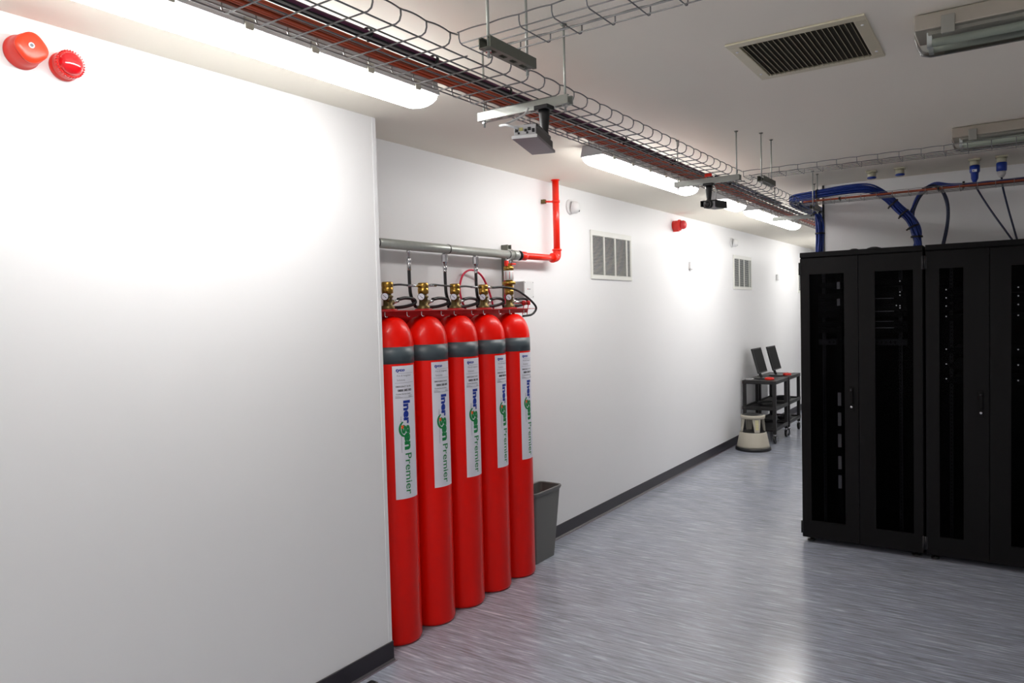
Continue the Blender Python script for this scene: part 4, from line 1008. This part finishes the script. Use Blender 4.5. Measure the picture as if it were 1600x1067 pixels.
# ================================================================== STEP STOOL
sx, sy = -2.60, 9.04
t = thing('step_stool', (sx, sy, 0), 'round warm grey kick step stool in front of the black carts', 'stool')
MB().lathe([(0.205, 0), (0.212, 0.008), (0.208, 0.035), (0.198, 0.04)], (sx, sy, 0), n=40).build('bumper', 'rubber', t)
MB().lathe([(0.196, 0.04), (0.190, 0.06), (0.158, 0.215), (0.150, 0.222), (0.120, 0.222)], (sx, sy, 0), n=40).build('skirt', 'stool', t)
MB().lathe([(0.150, 0.223), (0.150, 0.226)], (sx, sy, 0), n=40).build('lower_tread', 'rubber', t)
for k in range(4):
    a0 = -0.95 + PI / 2 * k; vs = []; n = 6
    for j, (r, z, hw) in enumerate(((0.146, 0.227, 0.22), (0.132, 0.385, 0.40))):
        for i in range(n + 1):
            a = a0 - hw + 2 * hw * i / n
            vs += [(sx + r * math.cos(a), sy + r * math.sin(a), z), (sx + (r - 0.006) * math.cos(a), sy + (r - 0.006) * math.sin(a), z)]
    m = MB(); q = 2 * (n + 1); fs = []
    for i in range(n):
        fs += [(2 * i, 2 * i + 2, q + 2 * i + 2, q + 2 * i), (2 * i + 1, q + 2 * i + 1, q + 2 * i + 3, 2 * i + 3)]
    fs += [(0, q, q + 1, 1), (2 * n, 2 * n + 1, q + 2 * n + 1, q + 2 * n)]
    lg = m.add(vs, fs).build('leg', 'stool', t)
    if k == 0:
        yl = MB()
        for zz in (0.26, 0.28, 0.30, 0.32, 0.34, 0.36):
            p = Vector((sx + 0.143 * math.cos(a0), sy + 0.143 * math.sin(a0), zz)); d = Vector((math.cos(a0), math.sin(a0), 0)); s = d.cross(Vector((0, 0, 1)))
            p = p + d * (0.003 - (zz - 0.227) * 0.09)
            yl.add([p - s * 0.018, p + s * 0.018, p + s * 0.018 + Vector((0, 0, 0.012)) - d * 0.001, p - s * 0.018 + Vector((0, 0, 0.012)) - d * 0.001], [(0, 1, 2, 3)])
        yl.build('sticker', 'yellow', lg)
MB().lathe([(0.133, 0.385), (0.142, 0.39), (0.146, 0.41), (0.143, 0.425), (0.130, 0.43)], (sx, sy, 0), n=40).build('top_ring', 'stool', t)
MB().lathe([(0.129, 0.4305), (0.127, 0.434), (0.04, 0.436)], (sx, sy, 0), n=40).build('tread', 'rubber', t)

# ================================================================== CARTS
def cart(y0, y1, label, zt=0.80):
    x0, x1 = -2.865, -2.44
    t = thing('utility_cart', ((x0 + x1) / 2, (y0 + y1) / 2, 0), label, 'cart', 'black utility carts by the far wall')
    for z in (zt, 0.465, 0.205):
        m = MB().box(x0, x1, y0, y1, z - 0.045, z - 0.02)
        m.box(x0, x1, y0, y0 + 0.02, z - 0.02, z).box(x0, x1, y1 - 0.02, y1, z - 0.02, z).box(x0, x0 + 0.02, y0 + 0.02, y1 - 0.02, z - 0.02, z).box(x1 - 0.02, x1, y0 + 0.02, y1 - 0.02, z - 0.02, z) if z < zt else m.box(x0, x1, y0, y1, z - 0.02, z)
        m.build('shelf' if z < zt else 'top', 'wood', t, 0.004)
    for xx in (x0 + 0.004, x1 - 0.044):
        for yy in (y0 + 0.004, y1 - 0.044):
            MB().box(xx, xx + 0.04, yy, yy + 0.04, 0.12, zt - 0.0455).build('leg', 'wood', t, 0.004)
            cx, cy = xx + 0.02, yy + 0.02
            cs = MB().cyl((cx, cy, 0.10), (cx, cy, 0.121), 0.012, 12).box(cx - 0.022, cx - 0.018, cy - 0.022, cy + 0.022, 0.045, 0.10).box(cx + 0.018, cx + 0.022, cy - 0.022, cy + 0.022, 0.045, 0.10).box(cx - 0.022, cx + 0.022, cy - 0.02, cy + 0.02, 0.096, 0.10).build('caster', 'chrome', t)
            MB().lathe([(0.040, -0.014), (0.048, -0.010), (0.048, 0.010), (0.040, 0.014)], (cx, cy, 0.0485), (1, 0, 0), 24).build('wheel', 'rubber', cs)
    return t
cart(9.50, 10.12, 'black two-shelf utility cart, nearer one behind the grey step stool')
cart(10.19, 10.82, 'black utility cart, further one partly hidden by the rack edge')
def monitor(y, x, label):
    t = thing('monitor', (x, y, 0.80), label, 'monitor', 'black monitors on the carts')
    b = MB().lathe([(0.105, 0), (0.105, 0.008), (0.09, 0.014), (0.03, 0.016)], (x + 0.03, y, 0.8005), (0, 0, 1), 24).build('base', 'blackp', t)
    MB().tube([(x + 0.02, y, 0.815), (x - 0.005, y, 0.87), (x - 0.035, y, 0.96), (x - 0.045, y, 1.03)], 0.018, 8).build('stem', 'blackp', t)
    mx = Matrix.Translation((x, y, 1.045)) @ Matrix.Rotation(-0.26, 4, 'Y')
    MB().box(-0.022, 0.0, -0.20, 0.20, -0.165, 0.165, mx).box(-0.045, -0.022, -0.12, 0.12, -0.10, 0.10, mx).build('housing', 'blackp', t, 0.004)
    MB().box(0.0002, 0.001, -0.185, 0.185, -0.150, 0.150, mx).build('screen', 'blackin', t)
monitor(9.78, -2.71, 'black flat monitor leaning back on the nearer cart, left one')
monitor(10.30, -2.66, 'black flat monitor leaning back, right one near the rack')
def redbit(name, x, y, label, pts, r, m='redalarm'):
    o = MB().tube(pts, r, 8).build(name, m); tag(o, label, 'cable'); return o
redbit('coiled_red_cable', 0, 0, 'coiled red cable lying at the foot of the left monitor', [(-2.56 + 0.05 * math.cos(a * 0.9), 9.66 + 0.055 * math.sin(a * 0.9), 0.812 + 0.004 * (a // 7)) for a in range(0, 22)], 0.010)
redbit('coiled_red_cable', 0, 0, 'coiled red cable lying at the foot of the right monitor', [(-2.50 + 0.045 * math.cos(a * 0.9), 10.32 + 0.06 * math.sin(a * 0.9), 0.812 + 0.006 * (a / 7)) for a in range(0, 22)], 0.009)
redbit('coiled_white_cable', 0, 0, 'coiled white cable on top of the nearer cart beside the wall', [(-2.80 + 0.05 * math.cos(a * 0.9), 9.60 + 0.05 * math.sin(a * 0.9), 0.808 + 0.003 * (a // 7)) for a in range(0, 16)], 0.006, 'lightgp')
redbit('coiled_white_cable', 0, 0, 'white cable loop on the red coil at the right monitor', [(-2.47 + 0.04 * math.cos(a * 0.9), 10.36 + 0.06 * math.sin(a * 0.9), 0.845 + 0.003 * (a // 7)) for a in range(0, 12)], 0.007, 'whitep')
redbit('coiled_black_cable', 0, 0, 'coil of black cable on the middle shelf of the nearer cart', [(-2.64 + 0.10 * math.cos(a * 0.9), 9.80 + 0.12 * math.sin(a * 0.9), 0.472 + 0.006 * (a // 7)) for a in range(0, 30)], 0.011, 'rubber')
redbit('coiled_black_cable', 0, 0, 'coil of black cable on the middle shelf of the further cart', [(-2.60 + 0.10 * math.cos(a * 0.9), 10.45 + 0.14 * math.sin(a * 0.9), 0.472 + 0.006 * (a // 7)) for a in range(0, 30)], 0.012, 'rubber')
redbit('coiled_black_cable', 0, 0, 'coil of black cable on the bottom shelf of the further cart', [(-2.56 + 0.08 * math.cos(a * 0.9), 10.40 + 0.12 * math.sin(a * 0.9), 0.212 + 0.006 * (a // 7)) for a in range(0, 30)], 0.011, 'rubber')
